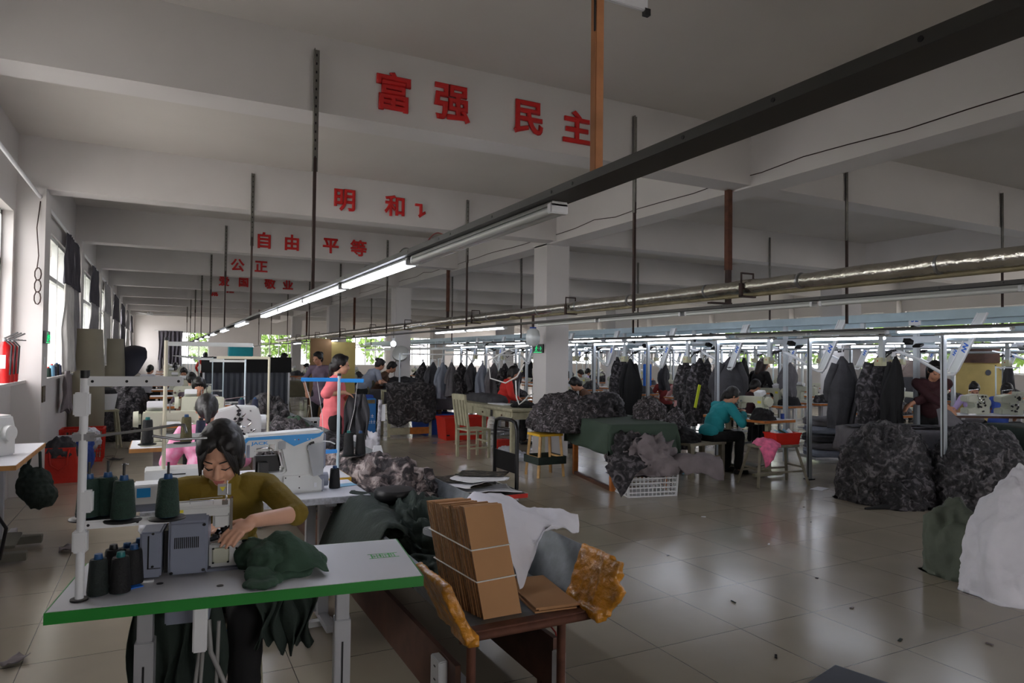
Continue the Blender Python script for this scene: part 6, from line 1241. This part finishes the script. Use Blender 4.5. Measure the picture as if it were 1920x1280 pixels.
# sacks at the right edge
pile('white_sack', 'sack_white', 'big full white woven sack on the floor at the right edge', 'sack', (5.20, 2.60, 0), (.33, .29, .80), 111, .032, 3.6, .16, sub=6, sq=2.3, pinch=.55)
pile('olive_sack', 'sack_olive', 'olive green sack slumped behind the big white sack', 'sack', (5.26, 3.02, 0), (.21, .21, .50), 112, .03, 4, .22, sub=5, sq=2.4)
for i, pts in enumerate([[(6.6, 4.75, .012), (6.8, 4.7, .02), (7.0, 4.6, .012), (7.1, 4.5, .02)], [(7.1, 4.3, .01), (7.3, 4.15, .015), (7.5, 4.1, .01)]]): tag(B().tube(pts, [.012, .03, .025, .012][:len(pts)], 7).build('cloth_strip', 'cloth_black', None, 60), ['longer', 'shorter'][i] + ' dark cloth strip on the floor before the camouflage piles', 'scrap')
rnd = random.Random(77)
for i in range(16):
    x, y = [(2.9, 2.6), (3.3, 3.3), (3.9, 2.9), (3.3, 2.0), (4.2, 3.4), (2.6, 3.9), (3.6, 4.3), (4.6, 4.2), (5.6, 4.6), (3.0, 1.9), (2.2, 2.2), (4.8, 5.2), (6.1, 5.1), (3.7, 2.45), (4.1, 2.2), (2.9, 5.0)][i]
    o = B().box((0, 0, .003), (rnd.uniform(.02, .05), rnd.uniform(.008, .02), .004), (0, 0, rnd.uniform(0, 3))).build('thread_scrap', ['cloth_black', 'cloth_green_dark', 'cloth_purple_grey', 'paper'][i % 4]); tag(o, '%s scrap on the shiny tiles of the open floor' % ['tiny black', 'tiny dark green', 'tiny brownish', 'tiny white'][i % 4], 'scrap', 'tiny scraps on the open floor'); o.location = (x, y, .001)
tag(B().tube([(2.75, 2.02, .004), (2.82, 2.05, .004), (2.87, 1.98, .004), (2.80, 1.90, .004), (2.74, 1.9, .004)], .005, 6).build('string_scrap', 'string', None, 60), 'pale curved strip of tape on the floor tiles', 'scrap')
o = B().bx(-.16, .16, -.16, .16, 0, .003).build('floor_mat', 'grey_metal_box'); tag(o, 'corner of a dark grey floor mat at the bottom of the view', 'mat'); o.location = (2.98, 2.20, .001); o.rotation_euler = (0, 0, .25)
# ---------------------------------------------------------------- sewing lines of the background
tb = {}
proto_t = table('sewing table with brown edge, first in the left row after the woman in pink', .42, 8.75, 0, 1.15, .55, 'wood_orange', group='tables of the left row')
proto_m = lockstitch('cream sewing machine, first in the left row after the woman in pink', (.45, 8.75, .77), pi, 'machine_cream', 'sewing machines of the left row')
proto_s = stand('pale thread stand, first in the left row after the woman in pink', (.92, 8.9, .772), .72, [(.70, .4, pi), (.2, .3, pi)], [(.2, .1, pi), (.2, .22, pi)], 'pole_pale', 'alu_frame', group='thread stands of the left row')
LY = [11.75, 14.3, 16.9, 19.5, 22.1, 24.7, 27.3, 30, 32.7, 35.4]
for i, y in enumerate(LY):
    w_ = '%s in the left row after the woman in pink' % ORD[i + 1]
    dup(proto_t, 'sewing table with brown edge, ' + w_, (.42, y, 0), 0, 'tables of the left row'); dup(proto_m, 'cream sewing machine, ' + w_, (.42 + .1 * (i % 2), y, .77), pi if i % 3 else 0, 'sewing machines of the left row'); dup(proto_s, 'pale thread stand, ' + w_, (.9, y + .15, .772), 0, 'thread stands of the left row')
lp_ = [('person with dark hair sewing in the second line of the left row', .45, 9.9, pi, 'brown_shirt', 'bun', 10), ('person in white under the dark umbrella by the left windows', -.30, 20.4, -.6, 'white_shirt', 'short', 4), ('person in an orange top before the far left window', 1.45, 27.2, 0, 'red_plastic', 'short', 4), ('person in dark clothes sewing in the third line of the left row', .5, 13.3, 0, 'purple_shirt', 'bun', 20), ('person in grey sewing far along the left row', .5, 18.4, pi, 'grey_shirt', 'bun', 20), ('person in black sewing far along the left row', .4, 23.5, 0, 'black_shirt', 'short', 20), ('person in pale blue sewing at the far end of the left row', .5, 29, 0, 'light_blue', 'bun', 20)]
for k, (lb, x, y, f, m, st_, ln) in enumerate(lp_): person(lb, x, y, f, m, sit=(k != 2), lean=ln, head=(25, 0), style=st_, vox=.014, seed=20 + k, sleeve=1.6); 
t = thing('umbrella', 'open dark umbrella leaning by the left windows', 'umbrella', (-.85, 19.6, 1.35)); b = B(); R = []
for j in range(7): a = j / 6 * 1.25; R.append([(.62 * sin(a) * cos(2 * pi * k / 16), .62 * sin(a) * sin(2 * pi * k / 16), .62 * cos(a) - .4 + (.02 if k % 2 else 0) * j / 6) for k in range(16)])
b.rings(R, cap=False); b.build('canopy', 'umbrella', t, 70); B().cyl((0, 0, -.6), (0, 0, .26), .01).build('shaft', 'steel', t); t.rotation_euler = (.5, -.9, 0)
tag(B().bx(-.5, .5, -.35, .35, 0, .9).build('cloth_covered_box', 'cloth_black', None, None, .03), 'tall dark cloth covered box at the far left wall', 'box').location = (-.6, 22.4, 0)
t = thing('corrugated_screen', 'dark grey ribbed metal screen beyond the left sewing row', 'screen', (1.75, 16.5, 0)); b = B(); pts = [(-.9 + k * .06, .03 * (k % 2)) for k in range(31)]; b.rings([[(x, y, z) for x, y in pts] + [(x, y + .01, z) for x, y in pts[::-1]] for z in (.3, 1.15)]); b.build('ribbed_sheet', 'grey_metal_box', t); B().bx(-.95, .95, -.03, .06, 1.15, 1.5).build('dark_top', 'cloth_black', t)
for s_ in (-1, 1): B().bx(s_ * .9 - .02, s_ * .9 + .02, -.02, .02, 0, 1.15).build('leg', 'steel', t)
tag(B().bx(-.25, .25, -.2, .2, 0, .25).build('turquoise_bin', 'teal', None, None, .02), 'turquoise bin on top of the ribbed screen', 'bin').location = (1.6, 16.55, 1.5)
# middle row under the second trunking, beyond the long grey table
for i, y in enumerate([16.2, 18.4, 22.5, 25, 27.5, 30, 32.5, 35]):
    for j, x in enumerate((3.2, 4.6)):
        w_ = '%s %s table line under the middle trunking' % (ORD[i], 'left' if j == 0 else 'right')
        if (i, j) in ((0, 0), (1, 0)): continue
        dup(proto_t, 'brown edged sewing table, ' + w_, (x, y, 0), pi / 2, 'tables under the middle trunking'); dup(proto_m, 'cream sewing machine, ' + w_, (x, y, .77), -pi / 2 if j else pi / 2, 'machines under the middle trunking')
        pile('garment_heap', ['camo_dark', 'cloth_dark_grey', 'camo', 'cloth_grey'][(i + j) % 4], 'dark garments beside the machine, ' + w_, 'garments', (x + .05, y - .42, .775), (.22, .14, .15), 120 + i * 2 + j, .03, 7, sub=4, group='heaps under the middle trunking')
for k, (x, y, m, st_) in enumerate([(5.5, 23, 'brown_shirt', 'bun'), (2.4, 24.6, 'black_shirt', 'short'), (5.4, 28, 'grey_shirt', 'bun'), (2.4, 30.5, 'blue_cloth', 'bun')]): person('small distant person in %s at the middle row' % ['brown', 'black', 'grey', 'blue'][k], x, y, pi / 2 if x > 4 else -pi / 2, m, lean=18, head=(25, 0), style=st_, vox=.016, seed=40 + k)
# people and machines around the pillar
person('man in a maroon shirt with short hair bent over his sewing', 5.55, 14.1, pi / 2 - .1, 'maroon_red', seat=.62, lean=28, head=(45, 0), rh=(5.15, 14.25, .95), lh=(5.15, 13.95, .95), sleeve=1.6, style='short', vox=.012, seed=50)
person('woman in a bright red top with black hair beside the hanger rail', 5.50, 11.15, -1.9, 'red_shirt', seat=.66, lean=14, head=(25, 0), sleeve=1.6, style='bob', vox=.011, seed=51, loose=.01)
person('person in dark brown hunched over a machine right of the white pillar', 6.78, 10.05, 1.1, 'brown_shirt', seat=.55, lean=26, head=(45, 0), style='short', vox=.012, seed=52, sleeve=.6)
person('woman in black with long brown hair standing at a machine', 9.72, 9.2, -1.6, 'black_shirt', hair='hair_brown', sit=False, lean=14, head=(20, 0), style='long', vox=.012, seed=53, sleeve=1.7)
person('person in a white shirt before the bright windows', 9.9, 12.9, .5, 'white_shirt', seat=.5, lean=15, head=(30, 0), style='short', vox=.013, seed=54)
person('person in dark red before the bright windows', 10.3, 12.4, -.5, 'maroon_red', seat=.5, lean=20, head=(30, 0), style='bun', vox=.013, seed=55)
person('woman in pale pink with hair in a bun before the bright windows', 10.05, 11.6, -.6, 'salmon', seat=.5, lean=16, head=(25, 0), style='bun', vox=.013, seed=56)
person('woman in lilac sewing right of the cream board', 13.0, 7.25, 2.2, 'lilac', seat=.5, lean=22, head=(35, 0), style='bun', vox=.013, seed=57)
person('person in blue behind the second white pillar', 6.2, 15.6, 0, 'bright_blue', seat=.6, lean=10, head=(20, 0), style='short', vox=.014, seed=58)
tag(B().bx(-.1, .1, -.02, .02, 0, .45).build('blue_cloth', 'bright_blue', None, None, .01), 'bright blue cloth hanging at a machine beyond the green table', 'cloth').location = (8.9, 11.3, 1.0)
# background sewing lines to the right
RX = [(6.35, 1), (9.75, 1), (11.0, -1), (13.2, 1), (14.6, -1), (17.4, 1)]
hp = ['grey_shirt', 'maroon', 'white_shirt', 'salmon', 'black_shirt', 'blue_cloth', 'brown_shirt', 'lilac', 'red_shirt', 'purple_shirt']
cnt = 0
for r_, (x, sd_) in enumerate(RX):
    ys = [y for y in [4.6, 6.6, 8.6, 10.6, 12.6, 14.8, 17, 19.5, 22, 25, 28]]
    nm = ['row beside the white pillar', 'first row right of the transport rail', 'second row right of the transport rail', 'third row to the right', 'fourth row to the right', 'row along the right windows'][r_]
    for i, y in enumerate(ys):
        if r_ == 0 and y < 9.5: continue
        if r_ in (1, 2) and y < 5.5: continue
        w_ = '%s in the %s' % (ORD[i], nm); y = y + .3 * ((r_ * 7) % 3)
        if abs(x - 12.5) < .9 and abs(y - 9.5) < .8: continue
        dup(proto_t, 'sewing table, ' + w_, (x, y, 0), pi / 2, 'tables of the right lines'); dup(proto_m, 'sewing machine, ' + w_, (x, y - .05, .77), (-pi / 2 if sd_ > 0 else pi / 2), 'machines of the right lines'); 
        if (i + r_) % 2 == 0: dup(proto_s, 'thread stand, ' + w_, (x + .12, y + .42, .772), pi / 2, 'thread stands of the right lines')
        pile('garment_heap', ['camo_dark', 'cloth_dark_grey', 'camo', 'cloth_black'][(i + r_) % 4], 'dark garments by the machine, ' + w_, 'garments', (x + .02 * (i % 3), y - .40, .775), (.2, .13, .14 + .05 * (i % 2)), 150 + i * 5 + r_, .03, 7, sub=3, group='heaps of the right lines')
        if (i + 2 * r_) % 3 == 1 and r_ != 0 and i < 8:
            cnt += 1; person('seated worker in %s, %s' % (hp[cnt % 10].replace('_shirt', '').replace('_cloth', ''), w_), x - .62 * sd_, y, -pi / 2 * sd_, hp[cnt % 10], lean=20, head=(32, 0), style=['bun', 'short', 'low'][cnt % 3], vox=.016, seed=60 + cnt, group='workers of the right lines')
        if (i + r_) % 2 == 1 and r_ in (1, 3, 4) and i < 7: garment('dark garment hung over the machine, ' + w_, (x - .1, y + .5, 1.70), .62, .13, ['camo_dark', 'cloth_dark_grey', 'cloth_black', 'cloth_grey'][i % 4], .4 * i, i, i % 2 == 0, 'garments hung over the right lines')
for k_, x in enumerate((9.65, 13.1, 14.5)):
    t = thing('garment_rail', 'long steel garment rail over the right sewing lines, %s' % ['nearest', 'middle', 'farthest'][k_], 'rail', (x, 0, 0)); B().cyl((0, 4, 1.745), (0, 22, 1.745), .012, n=8).build('tube', 'post_alu', t, 60)
    for y in (4.0, 10, 16, 22): B().cyl((0, y, 0), (0, y, 1.745), .014, n=8).build('post', 'post_alu', t, 60)
t = thing('cream_board', 'large cream coloured board with a dark top beyond the woman in maroon', 'board', (15.1, 8.3, 0), -.5); B().bx(-.55, .55, -.04, .04, .2, 1.55).build('panel', 'cream_board', t, bevel=.06, seg=4) if False else B().bx(-.55, .55, -.04, .04, .2, 1.55).build('panel', 'cream_board', t, None, .03); B().bx(-.42, .42, -.05, -.03, 1.55, 1.9).build('dark_top', 'wood_brown', t); B().cyl((.18, -.045, 1.35), (.18, -.05, 1.35), .06, n=16).build('round_mark', 'grey_metal_box', t)
for s_ in (-1, 1): B().bx(s_ * .45 - .03, s_ * .45 + .03, -.03, .03, 0, .22).build('leg', 'wood_brown', t)
t = thing('covered_machine', 'machine under a grey and white dust cover left of the woman in maroon', 'machine', (12.2, 7.9, .0), -.5); b = B(); b.rings([[(sx * a, sy * .22, z) for sx, sy in ((-1, -1), (1, -1), (1, 1), (-1, 1))] for a, z in ((.42, .8), (.36, 1.15), (.30, 1.3))]); b.build('dark_cover', 'cloth_dark_grey', t, bevel=.02); b = B(); b.rings([[(sx * a + .03, sy * .225, z) for sx, sy in ((-1, -1), (1, -1), (1, 1), (-1, 1))] for a, z in ((.32, 1.28), (.24, 1.45), (.10, 1.58))]); b.build('white_cover', 'cloth_beige_grey', t, bevel=.02); B().bx(-.45, .45, -.26, .26, .74, .8).build('table_top', 'wood_orange', t)
for a, c in ((-1, -1), (1, -1), (-1, 1), (1, 1)): B().bx(a * .4 - .025, a * .4 + .025, c * .2 - .025, c * .2 + .025, 0, .74).build('leg', 'table_leg', t)
table('white long table with machines at the right edge of the view', 11.4, 5.9, -.5, 1.9, .6, 'wood_brown', group='tables of the right side')
for i, dx in enumerate((-.45, .05)): overlock('white overlock machine %s on the long table at the right edge' % ['on the left', 'on the right'][i], (11.45 + dx * .88, 5.9 - dx * .48, .77), -.5, 'machine_cream')
